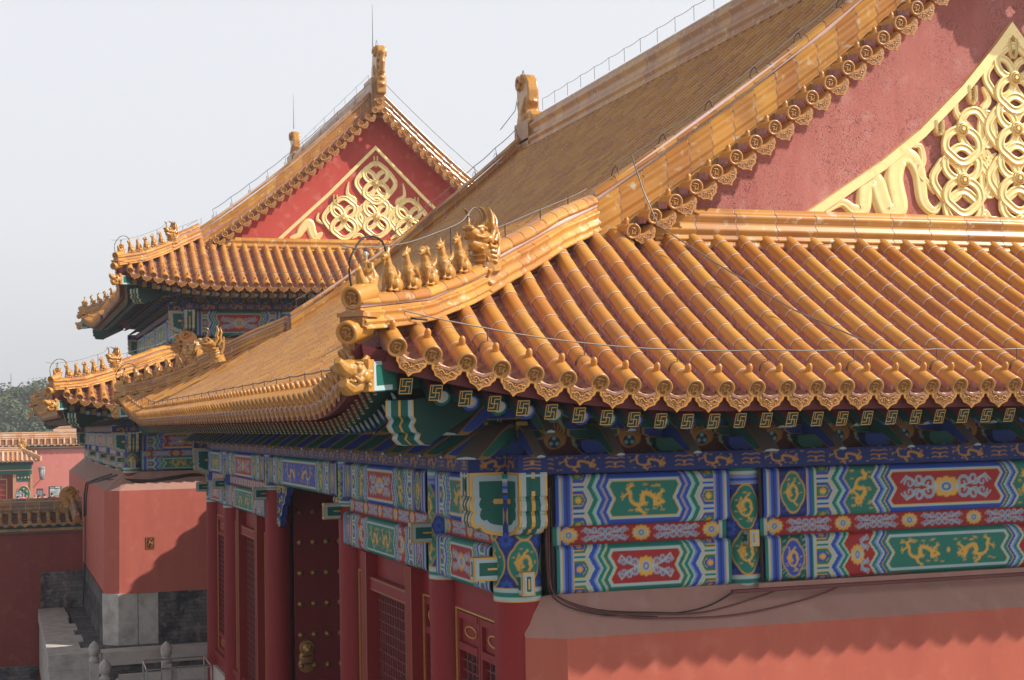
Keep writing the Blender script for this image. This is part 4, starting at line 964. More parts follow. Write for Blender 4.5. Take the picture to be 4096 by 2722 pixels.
# ---------------------------------------------------------------- painted timber
def WS(side,x0,y0,x1,y1):
    if side=='S': return lambda u,o,z:(x0+u,y0-o+0*u,z+0*u)
    return lambda u,o,z:(x0-o+0*u,y0+u,z+0*u)
def beam(root,side,org,u0,u1,z0,z1,out,cv,name='painted_beam',r=.07,depth=.3):
    x0,y0=org; W=WS(side,x0,y0,0,0); H=z1-z0; L=u1-u0
    def fn(X,Y):
        z=z0+Y/cv.h*H; e=np.minimum(z-z0,z1-z); k=np.clip((r-e)/r,0,1); o=out-r*(1-np.sqrt(1-k*k*.98)); return W(u0+X/cv.w*L,o,z)
    o=place(grid_mesh(cv,fn,name),name,root)
    b=MB(); f=lambda u,oo,z:V(*W(u,oo,z))
    A=[f(u,oo,z) for z in (z0,z1) for u,oo in ((u0,out-.065),(u1,out-.065),(u1,-depth),(u0,-depth))]
    b.add(A,[(0,1,2,3),(4,5,6,7),(1,2,6,5),(3,0,4,7)],'dusty'); b.add([q+V(0,0,0) for q in A],[(0,1,5,4)],'blue_dk')
    bo=b.build('beam_core',o); return o
def flatpaint(root,side,org,u0,u1,z0,z1,out,cv,name):
    W=WS(side,*org,0,0); return place(grid_mesh(cv,lambda X,Y:W(u0+X/cv.w*(u1-u0),out,z0+Y/cv.h*(z1-z0)),name),name,root)
def painted_column(root,x,y,r,zlow,zp,zt,cv,name='column'):
    b=MB(); b.lathe([(r*1.03,zlow),(r,zp-1.2),(r,zp+.01)],'wood_red',Matrix.Translation(V(x,y,0)),22); o=b.build(name,root)
    c=grid_mesh(cv,lambda X,Y:(x+(r+.003)*np.cos(X/cv.w*2*PI),y+(r+.003)*np.sin(X/cv.w*2*PI),zp+Y/cv.h*(zt-zp)),'painted_band')
    place(c,'painted_band',o); return o
def stub(root,side,org,u,z,l=.30,h=.27,w=.16):
    W=WS(side,*org,0,0); b=MB(); f=lambda a,o,q:V(*W(u+a,o,z+q)); o0,o1=.25,.25+l
    def bx(a,o0,o1,q,m,e=0):
        A=[f(*p) for p in ((-a,o0,-q),(a,o0,-q),(a,o1,-q),(-a,o1,-q),(-a,o0,q),(a,o0,q),(a,o1,q),(-a,o1,q))]
        b.add(A,[(3,2,1,0),(4,5,6,7),(0,1,5,4),(1,2,6,5),(2,3,7,6),(3,0,4,7)],m)
    bx(w/2,o0,o1,h/2,'gold')
    for sx in(-1,1):
        for i,(k,m) in enumerate((( .02,'pale'),(.06,'green'))):
            a=sx*(w/2+.003*(i+1)); b.quad(f(a,o0+.01,-h/2+k),f(a,o1-k,-h/2+k),f(a,o1-k,h/2-k),f(a,o0+.01,h/2-k),m)
        a=sx*(w/2+.010); b.quad(f(a,o0+.02,-.012),f(a,o1-.16,-.012),f(a,o1-.16,.012),f(a,o0+.02,.012),'gold')
    for i,(k,m) in enumerate(((.02,'pale'),(.05,'green'))):
        oo=o1+.003*(i+1); b.quad(f(-w/2+k,oo,-h/2+k),f(w/2-k,oo,-h/2+k),f(w/2-k,oo,h/2-k),f(-w/2+k,oo,h/2-k),m)
    b.quad(f(-.012,o1+.011,-.06),f(.012,o1+.011,-.06),f(.012,o1+.011,.06),f(-.012,o1+.011,.06),'gold')
    return b.build('beam_end',root)
def fist(root,side,org,z1=6.50,z0=5.80,l=.42,w=.34,k=1.0):
    """carved corner beam end (green with pale and gilt edges) and its blue frieze block above"""
    W=WS(side,*org,0,0); b=MB(); P=lambda a,c,d:V(*W(d,a,c)); H=z1-z0
    pr=[(0,1),(1,1),(1,.62),(.92,.60),(.98,.54),(1.02,.46),(.98,.38),(.90,.36),(.96,.30),(.99,.20),(.94,.12),(.82,.08),(.72,.10),(.60,.02),(.42,-.02),(0,-.06)]
    q=[(.2+a*l,z0+c*H) for a,c in pr]; hw=w/2
    b.prism(q,-hw,hw,P,'gold','green')
    cx,cz=.2+.35*l,z0+.52*H
    for sx in(-1,1):
        for i,(kx,kz,m) in enumerate(((.90,.90,'pale'),(.72,.70,'green'))):
            b.add([P(.2+(a-.2)*kx,cz+(c-cz)*kz,sx*(hw+.003*(i+1))) for a,c in q],[tuple(range(len(q)))],m)
        b.add([P(a,c,sx*(hw+.01)) for a,c in ((.2,cz+.03),(.2+l*.3,cz+.03),(.2+l*.34,cz),(.2+l*.3,cz-.03),(.2,cz-.03))],[(0,1,2,3,4)],'gold')
    fr=[(-hw,-hw*.82,'gold'),(-hw*.82,-hw*.5,'pale'),(-.022,.022,'gold'),(hw*.5,hw*.82,'pale'),(hw*.82,hw,'gold')]
    for i in range(1,len(q)-2):
        (a0,c0),(a1,c1)=q[i],q[i+1]
        for d0,d1,m in fr: b.quad(P(a0+.004,c0,d0),P(a0+.004,c0,d1),P(a1+.004,c1,d1),P(a1+.004,c1,d0),m)
    b.quad(P(.2+l+.007,z0+H*.97,-hw),P(.2+l+.007,z0+H*.97,hw),P(.2+l+.007,z0+H*.93,hw),P(.2+l+.007,z0+H*.93,-hw),'pale')
    b.quad(P(.2+l+.010,z0+H*.90,-.022),P(.2+l+.010,z0+H*.90,.022),P(.2+l+.010,z0+H*.70,.022),P(.2+l+.010,z0+H*.70,-.022),'green')
    o=b.build('carved_beam_end',root)
    # frieze block
    zt=z1+.20*k; A=.2+l+.01
    c1=Cv(A,.2*k,110,'dblue'); dragon(c1,A*.5,.1*k,A*.8,.16*k,1,'gold2'); 
    for sx in(-1,1): place(grid_mesh(c1,lambda X,Y:W(sx*(hw+.01)+0*X,X,z1+Y*1.0),'frieze_block'),'frieze_block',o)
    c2=Cv(w+.02,.2*k,110,'dblue'); c2.ell(w/2,.11*k,.025,.03,'gold2')
    for q_ in (.04,.08,.12,.16): c2.line([(w/2-.10,q_*k),(w/2,q_*k+.012),(w/2+.10,q_*k)],.010,'gold2')
    place(grid_mesh(c2,lambda X,Y:W(X-hw-.01,A,z1+Y),'frieze_block'),'frieze_block',o)
    b2=MB(); b2.quad(P(0,zt,-hw-.01),P(A,zt,-hw-.01),P(A,zt,hw+.01),P(0,zt,hw+.01),'dusty'); b2.build('frieze_top',o)
    return o
def brackets(root,items,side,org,spots,z,sc=1.0):
    W=WS(side,*org,0,0); X,Y=(V(1,0,0),V(0,1,0)) if side=='S' else (V(0,1,0),V(1,0,0))
    for i,(u,wide) in enumerate(spots):
        M=frame(V(*W(u,0,z)),X*sc,Y*sc,V(0,0,sc)); items['bracket_set'].append((M_BR[2] if wide else M_BR[i%2],M))
    for i in range(len(spots)-1):
        u=(spots[i][0]+spots[i+1][0])/2; items['pearl_board'].append((M_PEARL,frame(V(*W(u,.03,z-.01)),X*((spots[i+1][0]-spots[i][0])/.93),Y,V(0,0,1.0))))
def spots(cols,per):
    o=[]
    for i in range(len(cols)-1):
        n=per[i]
        for k in range(n): o.append((cols[i]+(cols[i+1]-cols[i])*k/n,k==0 and i>0))
    o.append((cols[-1],False)); return o
from collections import defaultdict
# ================================================================ near hall
NH=thing('near_hall','near hall filling the right half, with weathered cracked pink-red gable and studded door','hall',(0,0,0))
IT=defaultdict(list)
SA=lambda v:7.39+.47*(v+2.2)+.0202*(v+2.2)*abs(v+2.2)
TA=Tier(NH,IT,0,0,17.5,25.9,2.2,.3,.70,4.1,SA,pitch=.37,u0=.46,detail=1,rafter_step=.32,gw=2.05,figs=5)
TA.build()
gable_end(TA,0,True,wallmat='plaster_gable'); gable_end(TA,1,False); main_ridge(TA,.88,2.05)
# gilded relief on the gable
gl=[(5.06,9.75),(5.05,9.93),(5.68,10.32),(6.39,10.76),(7.06,11.25),(7.82,11.94),(8.45,12.62),(8.75,12.98)]
gp=gl+[(17.5-a,z) for a,z in reversed(gl[:-1])]
kn=[(8.75,12.1),(7.78,11.28),(8.75,11.33),(9.72,11.28),(7.77,10.52),(8.75,10.58),(9.73,10.52),(8.75,9.92),(7.77,9.86),(9.73,9.86)]
rb=[([(5.42,9.95),(5.72,10.13),(5.92,10.03),(6.08,10.05),(6.14,10.38),(6.3,10.46),(6.4,10.2),(6.5,10.02),(6.68,10.1),(6.62,10.5),(6.72,10.8),(6.92,10.82),(7.05,10.6),(7.1,10.2),(7.28,10.05),(7.42,10.2)],.33)]
rb+=[([(17.5-a,z) for a,z in rb[0][0]],.33)]
rb+=[([(8.0,9.95),(8.15,10.05),(8.25,9.95),(8.4,9.98)],.14),([(9.5,9.95),(9.35,10.05),(9.25,9.95),(9.1,9.98)],.14),([(8.0,10.9),(8.15,10.98),(8.22,10.85),(8.4,10.95)],.11),([(9.5,10.9),(9.35,10.98),(9.28,10.85),(9.1,10.95)],.11)]
rb+=[([(6.95,10.98),(7.08,11.0),(7.12,10.8),(7.05,10.6),(7.2,10.45),(7.3,10.3)],.13),([(8.2,11.95),(8.3,11.75),(8.2,11.6),(8.32,11.45)],.13),([(9.3,11.95),(9.2,11.75),(9.3,11.6),(9.18,11.45)],.13),([(8.2,11.0),(8.28,10.9),(8.24,10.75),(8.3,10.6)],.12),([(9.3,11.0),(9.22,10.9),(9.26,10.75),(9.2,10.6)],.12),([(7.75,11.75),(7.72,11.55),(7.85,11.4),(8.0,11.3)],.12),([(10.5,11.05),(10.38,10.9),(10.4,10.75),(10.25,10.6)],.12)]
ornament(TA,None,kn,.54,rb,gp,.16,straps=[(8.75,12.7,.22),(8.0,11.95,.2),(7.4,11.4,.15),(9.5,11.95,.2)])
# ---- columns
CVC=column_cv(2*PI*.28,1.48,95)
cs=[0,2.9,8.64]; cf=[0,2.8,8.5,16.0,22.5,25.9]
for i,u in enumerate(cs): painted_column(NH,u,0 if i==0 else .06,.28,0,5.0,6.48,CVC)
CVL=column_cv(2*PI*.28,1.48,45)
for y in cf[1:]:
    full=y in (2.8,22.5,25.9)
    painted_column(NH,0,y,.28,0,5.0 if full else 5.70,6.48,CVL)
# ---- beams: side
def beamset(root,side,org,u0,u1,z,res,resy,long,alt=False,k=1.0,only_top=False):
    """z=(lower0,lower1,mid1,upper1,frieze1)"""
    L=u1-u0
    up=('green','blue') if alt else ('blue','green')
    cv=beam_cv(L,z[3]-z[2],res,up[0],up[1],('red' if not alt else 'blue') if long else 'green','scroll' if (long and not alt) else 'dragon','dragon' if long else None,resy,'green' if long else None)
    beam(root,side,org,u0,u1,z[2],z[3],.26,cv)
    if only_top: return
    flatpaint(root,side,org,u0,u1,z[1],z[2],.14,scrollboard_cv(L,z[2]-z[1],res,resy),'scroll_board')
    cv=beam_cv(L,z[1]-z[0],res,up[1],up[0],'green' if long else 'red','dragon' if long else 'scroll','scroll' if long else None,resy,'blue' if long else None)
    beam(root,side,org,u0,u1,z[0],z[1],.26,cv)
ZA=(5.06,5.62,5.84,6.45)
beamset(NH,'S',(0,0),.40,2.66,ZA,85,85,False)
beamset(NH,'S',(0,0),3.12,8.36,ZA,85,85,True)
beamset(NH,'S',(0,0),8.92,14.5,ZA,20,20,True)
fr=frieze_cv(17.4,.21,110); flatpaint(NH,'S',(0,0),.25,17.3,6.47,6.68,.30,fr,'dragon_frieze')
b=MB(); b.box(.1,-.295,6.46,17.3,.3,6.675,'blue_dk'); b.box(-.295,.1,6.462,.3,25.8,6.673,'blue_dk'); b.build('plate_beam',NH)
fr=frieze_cv(25.9,.21,40,pitch=.94,resy=80); flatpaint(NH,'W',(0,0),.25,25.8,6.47,6.68,.30,fr,'dragon_frieze')
for a,c,lg,alt,ot in ((0,2.8,False,False,False),(2.8,8.5,True,False,False),(8.5,16,True,True,True),(16,22.5,True,False,False),(22.5,25.9,False,False,False)):
    if not ot: beamset(NH,'W',(0,0),a+.24,c-.24,ZA,34,75,lg,alt)
    else: beamset(NH,'W',(0,0),a+.24,c-.24,ZA,34,75,True,True,only_top=True)
for y,z in ((0,5.38),(2.8,5.62),(8.5,5.62),(16.0,5.62),(22.5,5.62),(25.9,5.42)): stub(NH,'W',(0,0),y,z)
stub(NH,'S',(0,0),0,5.22,.16,.27,.15); stub(NH,'S',(0,0),2.9,5.62,.16,.20,.13)
fist(NH,'W',(0,0)); fist(NH,'S',(0,0)); fist(NH,'W',(0,25.9)); 
brackets(NH,IT,'S',(0,0),spots([0,2.9,8.64,14.4,17.4],[3,6,6,3]),6.69)
brackets(NH,IT,'W',(0,0),spots(cf,[3,6,8,7,4]),6.69)
# corner nose pair on the diagonal
for (cx,cy,d) in ((0,0,V(-1,-1,0)),(0,25.9,V(-1,1,0))):
    d=d.normalized(); M=frame(V(cx,cy,6.69),V(0,0,1).cross(-d)*1.3,-d*1.35,V(0,0,1)); IT['bracket_set'].append((M_BR[2],M))
b=MB(); b.box(.15,.12,6.68,17.3,.16,7.75,'board_red'); b.box(.12,.15,6.68,.16,25.8,7.75,'board_red')
for zz,oo in ((7.55,.92),(7.30,.58)): b.box(-oo-.07,-oo-.07,zz,17.5,-oo+.07,zz+.14,'blue'); b.box(-oo-.072,-oo-.072,zz+.002,-oo+.072,26.5,zz+.142,'blue')
b.build('eave_purlin',NH)
# ---- side wall
b=MB(); zc=4.60; x0=.38
yb=-.20; yf=-.60
b.quad(V(.34,yb,5.06),V(17.3,yb,5.06),V(17.3,yf,zc),V(x0,yf,zc),'plaster_cap')
b.add([V(x0,yf,zc),V(.34,yb,5.06),V(-.02,-.10,5.0),V(-.02,-.30,zc)],[(0,1,2,3)],'plaster_cap')
b.add([V(x0,yf,zc),V(17.3,yf,zc),V(17.3,yf-.03,0),V(x0,yf-.03,0)],[(0,1,2,3)],'plaster_red'); b.quad(V(17.3,yf,zc),V(17.3,.3,zc),V(17.3,.3,0),V(17.3,yf,0),'plaster_red')
b.quad(V(x0,yf,zc),V(-.02,-.30,zc),V(-.02,-.33,0),V(x0,yf-.03,0),'plaster_red'); b.quad(V(-.02,-.30,zc),V(-.02,.1,zc),V(-.02,.1,0),V(-.02,-.33,0),'plaster_red')
b.quad(V(-.02,-.30,zc),V(-.02,.1,5.0),V(-.02,.1,zc),V(-.02,-.1,5.0),'plaster_cap')
b.build('side_wall',NH)
b=MB(); b.box(3.0,-.30,5.0,17.3,-.2,5.06,'plaster_cap'); b.build('cornice',NH)
# ---- inner core so that no light passes through
b=MB(); b.box(.45,.35,0,17.0,8.2,6.6,'void'); b.box(1.75,8.2,0,17.0,16.3,6.6,'void'); b.box(.45,16.3,0,17,25.6,6.6,'void'); b.build('interior_core',NH)
# ---- lattice front (plane x about 0)
def lattice(root,y0,y1,z0,z1,x=.03,ny=5,nz=24,name='window_lattice'):
    b=MB(); b.quad(V(x+.05,y0,z0),V(x+.05,y1,z0),V(x+.05,y1,z1),V(x+.05,y0,z1),'void')
    for i in range(1,ny): y=y0+(y1-y0)*i/ny; b.box(x,y-.011,z0,x+.03,y+.011,z1,'lattice')
    for i in range(1,nz): z=z0+(z1-z0)*i/nz; b.box(x+.004,y0,z-.008,x+.034,y1,z+.008,'lattice')
    return b.build(name,root)
def leaf(root,y0,y1,z0=.95,z1=4.62,oval=True):
    """lattice door or window leaf with rails, lattice and gilt oval ornaments"""
    b=MB(); x0,x1=-.02,.07; s_=.075
    b.box(x0,y0,z0,x1,y0+s_,z1,'wood_red'); b.box(x0,y1-s_,z0,x1,y1,z1,'wood_red')
    for a,c in ((z1-.09,z1),(z1-.50,z1-.40),(z0,z0+.10),(z0+.42,z0+.52)): b.box(x0-.01,y0+s_,a,x1,y1-s_,c,'wood_red')
    b.box(x0+.045,y0+s_,z1-.42,x1,y1-s_,z1-.08,'wood_red'); b.box(x0+.045,y0+s_,z0+.08,x1,y1-s_,z0+.44,'wood_red')
    o=b.build('window_leaf',root); lattice(o,y0+s_,y1-s_,z0+.52,z1-.50,.02,4,20)
    g=MB()
    for zc_ in (z1-.245,z0+.26):
        ym=(y0+y1)/2; hw=(y1-y0)*.26; pts=[V(x0+.035,ym+hw*math.cos(t)*(1 if abs(math.cos(t))<.7 else 1),zc_+.07*math.sin(t)) for t in [2*PI*i/14 for i in range(15)]]; g.tube(pts,.012,'gold',5,False)
    g.build('gilt_oval',o); return o
def goldframe(root,y0,y1,z0,z1,x=-.035,w=.022,sides='LRTB'):
    b=MB()
    if 'L' in sides: b.box(x,y1-w,z0,x+.02,y1,z1,'gold')
    if 'R' in sides: b.box(x,y0,z0,x+.02,y0+w,z1,'gold')
    if 'T' in sides: b.box(x,y0+w,z1-w,x+.02,y1-w,z1,'gold')
    if 'B' in sides: b.box(x,y0+w,z0,x+.02,y1-w,z0+w,'gold')
    return b.build('gilt_frame',root)
def winbay(c0,c1,kind):
    for nm,bx in (('head_board',(-.02,c0+.2,4.66,.24,c1-.2,5.08,'wood_red')),('window_sill',(-.13,c0+.22,.80,.3,c1-.22,.95,'wood_red')),('sill_board',(-.08,c0+.2,.45,.2,c1-.2,.80,'wood_red')),('sill_stone',(-.16,c0+.24,0,.2,c1-.24,.52,'stone'))):
        b=MB(); b.box(*bx); b.build(nm,NH)
    if kind=='short':
        m=(c0+c1)/2; y0,y1=c0+.42,c1-.34; goldframe(NH,y0,y1,.93,4.66); leaf(NH,y0+.05,(y0+y1)/2-.01); leaf(NH,(y0+y1)/2+.01,y1-.05)
    else:
        m=(c0+c1)/2; q=1.22
        for a0,a1 in ((c0+.34,m-q-.34),(m+q+.34,c1-.34)):
            goldframe(NH,a0,a1,.93,4.66); leaf(NH,a0+.05,(a0+a1)/2-.01); leaf(NH,(a0+a1)/2+.01,a1-.05)
        for a in (m-q-.34,m+q): p=MB(); p.box(-.20,a,.5,.15,a+.34,5.04,'wood_red'); p.build('window_post',NH)
        for a,c in ((4.44,4.66),(.72,.98)): p=MB(); p.box(-.14,m-q,a,.15,m+q,c,'wood_red'); p.build('window_rail',NH)
        g=MB(); 
        for a in (m-q-.34,m-q-.02,m+q,m+q+.32): g.box(-.206,a,.8,-.198,a+.02,5.0,'gold_dark')
        g.box(-.146,m-q,4.62,-.138,m+q,4.64,'gold_dark'); g.box(-.146,m-q,4.46,-.138,m+q,4.475,'gold_dark'); g.build('gilt_line',NH)
        lattice(NH,m-q,m+q,.98,4.44,-.02,16,22)
winbay(0,2.8,'short'); winbay(2.8,8.5,'long'); winbay(16,22.5,'long'); winbay(22.5,25.9,'short')
# ---- middle bay: open studded door leaf
dr=MB(); dr.box(.28,15.66,0,1.70,15.76,5.75,'door_red'); DO=dr.build('door',NH)
def me_stud():
    b=MB(); b.lathe([(.075,0),(.078,.015),(.062,.045),(.05,.06),(.03,.085),(.008,.095)],'gold_dark',Matrix.Rotation(R_(90),4,'X'),14); return b.data('door_stud')
MS=me_stud()
for i in range(5):
    for j in range(8): place(MS,'door_stud',DO,Matrix.Translation(V(.40+.29*i,15.66,5.21-.66*j))@Matrix.Scale(.85,4))
b=MB(); kx,kz=.52,2.30
for z_,r_,y_ in ((kz,.165,15.60),(kz-.20,.165,15.625),(kz-.36,.185,15.64)): b.lathe([(r_,0),(r_,.03),(r_*.9,.045),(.01,.05)],'gold_dark',Matrix.Translation(V(kx,y_+.04,z_))@Matrix.Rotation(R_(90),4,'X'),20)
b.ball((kx,15.59,kz),(.115,.10,.115),'gold_dark',12,8); b.ball((kx,15.50,kz-.03),(.055,.05,.035),'gold'); b.ball((kx,15.51,kz-.075),(.06,.03,.016),'gold_dark')
for dx in(-1,1): b.ball((kx+dx*.045,15.51,kz+.035),.020,'gold'); b.tube([V(kx+dx*.02,15.50,kz+.07),V(kx+dx*.07,15.515,kz+.075)],.012,'gold',5)
for i in range(16): a_=2*PI*i/16; b.ball((kx+.14*math.cos(a_),15.60,kz+.14*math.sin(a_)),.026,'gold_dark',6,4)
for zc_,rr in ((kz-.20,.115),(kz-.36,.125)): b.prism([(kx+rr*math.cos(t),zc_+.03+.035*math.sin(t)) for t in [PI+PI*i/10 for i in range(11)]]+[(kx+rr*math.cos(t),zc_+.03-.01*math.sin(t)) for t in [PI*2-PI*i/10 for i in range(11)]],15.575,15.59,lambda a,c,d:V(a,d,c),'wood_dark')
b.build('door_knocker',DO)
b=MB(); b.box(1.70,8.7,0,1.8,15.8,5.8,'wood_dark'); b.box(.25,8.5,0,.5,8.8,5.8,'wood_dark'); b.build('door_recess',NH)
def queti(y,sg):
    b=MB(); P=[(0,0),(1.15,0),(1.1,-.16),(.92,-.22),(.85,-.36),(.62,-.42),(.50,-.62),(.34,-.66),(.30,-.85),(.12,-.9),(0,-.8)]
    f=lambda a,c,d:V(d,y+sg*(.26+a),5.80+c)
    b.prism(P,-.06,.06,f,'gold','blue'); 
    cx,cz=.45,-.3
    for k,m,p in ((.90,'pale',.064),(.80,'blue',.068)): 
        for s_ in(-1,1): b.add([f(cx+(a-cx)*k,cz+(c-cz)*k,s_*p) for a,c in P],[tuple(range(len(P)))],m)
    for i,(a_,c_) in enumerate(((.12,-.12),(.34,-.12),(.56,-.12),(.80,-.10),(1.0,-.08),(.14,-.36),(.38,-.34),(.62,-.28),(.14,-.6),(.32,-.54),(.13,-.78))):
        for s_ in(-1,1):
            b.tube([f(a_+.085*(1-.1*j)*math.cos(j*.85),c_+.085*(1-.1*j)*math.sin(j*.85),s_*.074) for j in range(9)],.020,('gold','pale','green')[i%3],5,False)
            b.tube([f(a_+.045*(1-.1*j)*math.cos(j*.85),c_+.045*(1-.1*j)*math.sin(j*.85),s_*.078) for j in range(7)],.014,('pale','red_paint','gold')[i%3],5,False)
    b.build('carved_bracket',NH)
queti(8.5,1); queti(16.0,-1)
emit(NH,IT)
# ---- cables fixed to the roof
def smooth(p): return [V(*q) for q in _cat([tuple(v) for v in p],4)]
def cable(root,pts,r=.011,m='wire',name='lightning_cable',n=6):
    b=MB(); b.tube(pts,r,m,n); return b.build(name,root)
def sag(p,q,d=.08,n=10):
    p,q=Vector(p),Vector(q); return [p.lerp(q,i/n)-V(0,0,4*d*(i/n)*(1-i/n)) for i in range(n+1)]
def eave_cable(T,side,u0,u1,v,h,every,r=.0075,m='wire_light'):
    pts=[];L=T.Lx if side=='S' else T.Ly; us=[u for u in T.rows(side) if u0<=u<=u1][::every]
    b=MB(); U=T.ud(side)
    for i,u in enumerate(us):
        p=T.P(side,u,T.v0(side,u)+v); top=p+V(0,0,h)
        if i: pts+=sag(pts[-1],top,.012,6)[1:]
        else: pts.append(top)
        b=MB(); b.tube([p+V(0,0,.08),top+V(0,0,.015)],.007,'iron',5)
        b.tube([p+U*(.106*math.cos(t))+V(0,0,.106*math.sin(t)) for t in [PI*k/8 for k in range(9)]],.010,'iron',5); b.build('cable_clip',T.root)
    cable(T.root,pts,r,m)
eave_cable(TA,'S',-2.1,9,.42,.24,3); eave_cable(TA,'W',-1.0,28,.40,.2,3,.010,'wire')
def hip_cable(T,cy,tb,k=1.0):
    g=lambda t,dz:T.hip_pt(0,cy,t,dz); o=-T.oc
    pts=[g(o-.13,.93),g(o-.04,.88),g(o+.17,.85),g(o+.75,.86),g(o+1.36,.90),g(o+1.61,.92),g(o+1.73,.97),g(o+1.84,1.02),g(o+1.94,.95),g(o+2.03,.76),g(o+2.2,.66),g(o+2.97,.62),g(T.gw-.75,.58),g(T.gw-.42,.60)]
    cable(T.root,smooth(pts),.0075*k,'wire_light')
    X=(V(1,1 if cy==0 else -1,0)).normalized(); cable(T.root,smooth([g(o+.02,.40),g(o-.02,.72),g(o+.17,.95),g(o+.42,.90),g(o+.5,.62),g(o+.58,.35),g(o+.62,.12)+V(.05,-.10 if cy==0 else .1,0),g(o+.8,.04)+V(.12,-.22 if cy==0 else .22,0)]),.011*k,'cable_black')
    for t,z0,z1 in ((o+.19,.35,.86),(o+1.45,.35,.90),(o+2.4,.4,.65),(o+3.1,.4,.62),(o+3.7,.4,.6)):
        b=MB(); b.tube([g(t,z0),g(t,z1)],.009*k,'iron',5); b.build('cable_clip',T.root)
M_=frame(V(-.25,24.45,SA(-.1)+.35),V(1,0,0),V(0,1,0),V(0,0,1))@Matrix.Scale(1.15,4); o_=place(M_RDRAG,'ridge_dragon',NH,M_)
for hm in M_HORN: place(hm,'horn',o_,M_)
hip_cable(TA,0,-.75); hip_cable(TA,1,-.75)
def rake_cable(T,cy,va,vb,h=.30,n=7,r=.010):
    Y=T.y0+T.gw-.20 if cy==0 else T.y1-T.gw+.20; vs=np.linspace(va,vb,n); pts=[];b=MB()
    for i,v in enumerate(vs):
        p=V(T.x0+v,Y,T.S(v)+.55); q=p+V(-.05,0,h)
        pts+= sag(pts[-1],q,.03,5)[1:] if i else [q]
        b=MB(); b.tube([p,q],.008,'iron',5)
        b.tube([p+V(-.06,.12*math.cos(t),.11*math.sin(t)-.02) for t in [PI*k/8 for k in range(9)]],.007,'iron',5); b.build('cable_clip',T.root)
    cable(T.root,pts,r,'wire_light')
rake_cable(TA,0,2.2,7.2,.12,8,.007); rake_cable(TA,1,2.0,8.5,.25,11,.012)
def ridge_cable(T,ya,yb,h=.3,n=12):
    xr=(T.x0+T.x1)/2; z=T.S(xr-T.x0)+.90; pts=[];b=MB()
    for i,y in enumerate(np.linspace(ya,yb,n)):
        q=V(xr,y,z+h); pts+=sag(pts[-1],q,.03,5)[1:] if i else [q]; b=MB(); b.tube([V(xr,y,z-.05),q],.006,'iron',5); b.build('cable_clip',T.root)
    cable(T.root,pts,.006,'wire_light')
ridge_cable(TA,6,22.6,.28,18)
cable(NH,[V(2.15,1.30,10.55),V(2.3,1.3,10.1),V(2.42,1.1,9.6),V(2.8,.3,9.05),V(3.3,-.8,8.36),V(3.85,-1.75,7.86)],.010,'wire_light')
xr=8.75; cable(NH,[V(xr,23.9,16.2),V(xr-.0,24.0,17.0),V(xr,24.2,17.3),V(xr,24.45,17.0),V(xr-.1,24.7,16.2),V(xr-.6,24.6,15.6)],.012,'wire_light')
# cables hanging under the painted beam on the wall cap
def cab(pts,r,m): cable(NH,[V(a,-.22-.42*max(0,min(1,(5.06-z)/.46))-.02,z) for a,z in _cat(pts,6)],r,m,'hanging_cable')
cab([(.33,6.3),(.32,5.3),(.42,5.03),(.9,4.86),(1.6,4.80),(2.2,4.79),(3.0,4.92),(3.5,5.02),(4.6,5.08),(6.0,5.10)],.009,'cable_red')
cab([(.30,6.3),(.30,5.3),(.46,5.0),(1.0,4.82),(1.7,4.75),(2.6,4.74),(3.6,4.86),(4.4,5.03),(5.2,5.09)],.010,'cable_red')
cab([(.35,6.3),(.36,5.3),(.40,5.05),(.85,4.88),(1.55,4.815),(1.9,4.80),(2.3,4.86),(2.7,5.0)],.009,'cable_black')
cab([(.28,6.3),(.28,5.35),(.38,5.0),(.8,4.84),(1.3,4.79),(1.55,4.77)],.008,'cable_black')
cable(NH,[V(2.55,-.46,5.0),V(5,-.47,5.0),V(9,-.48,5.0)],.028,'cable_red','conduit')
# ================================================================ far hall
FH=thing('far_hall','far two-tiered hall with bright red gable and two lightning rods on its ridge','hall',(-1.8,32,0))
IF=defaultdict(list)
SL=lambda v:7.72+.37*(v+2.2)+.015*(v+2.2)*abs(v+2.2)
TL=Tier(FH,IF,-1.8,32.5,15.9,55,2.2,.3,.60,4.1,SL,pitch=.37,u0=.46,detail=2,top='skirt',vtop=2.2,figs=5,rafter_step=.32)
TL.phase={'S':lambda u:u<9}
TL.build('glaze')
SU=lambda v:11.73+.55*(v+2.2)+.0245*(v+2.2)*abs(v+2.2)
TU=Tier(FH,IF,.3,34.95,13.9,52.1,2.2,.35,.68,4.3,SU,pitch=.37,u0=.46,detail=2,gw=.75,figs=5,rafter_step=.32)
TU.phase={'W':lambda u:u<9 or u>11}
TU.build('glaze')
gable_end(TU,0,True,wallmat='plaster_gable_clean',fz=-.20); gable_end(TU,1,False); main_ridge(TU,.95,1.8)
gp=[(3.35,13.5),(5.3,15.3),(7.1,17.1),(8.9,15.3),(10.85,13.5)]
kn=[(7.08,15.45),(5.56,13.9+.02),(7.13,13.95),(8.62,13.9),(6.33,14.68-.0),(7.9,14.68)]
kn=[(7.1,15.72),(5.9,14.42),(7.1,14.5),(8.3,14.42)]
rb=[([(3.95,13.68),(4.25,13.78),(4.4,14.0),(4.65,14.22),(4.75,13.9),(4.85,13.72),(5.0,13.78),(5.12,13.9)],.34)]
rb+=[([(14.2-a,z) for a,z in rb[0][0]],.26),([(6.1,15.75),(6.05,15.3),(6.3,15.1),(6.3,14.85),(6.6,14.75)],.18),([(8.1,15.75),(8.15,15.3),(7.9,15.1),(7.9,14.85),(7.6,14.75)],.18),([(6.2,13.7),(6.45,13.85),(6.7,13.68)],.14),([(7.6,13.7),(7.85,13.85),(8.1,13.68)],.14),([(5.0,14.6),(4.95,14.35),(5.15,14.2)],.12),([(9.2,14.6),(9.25,14.35),(9.05,14.2)],.12)]
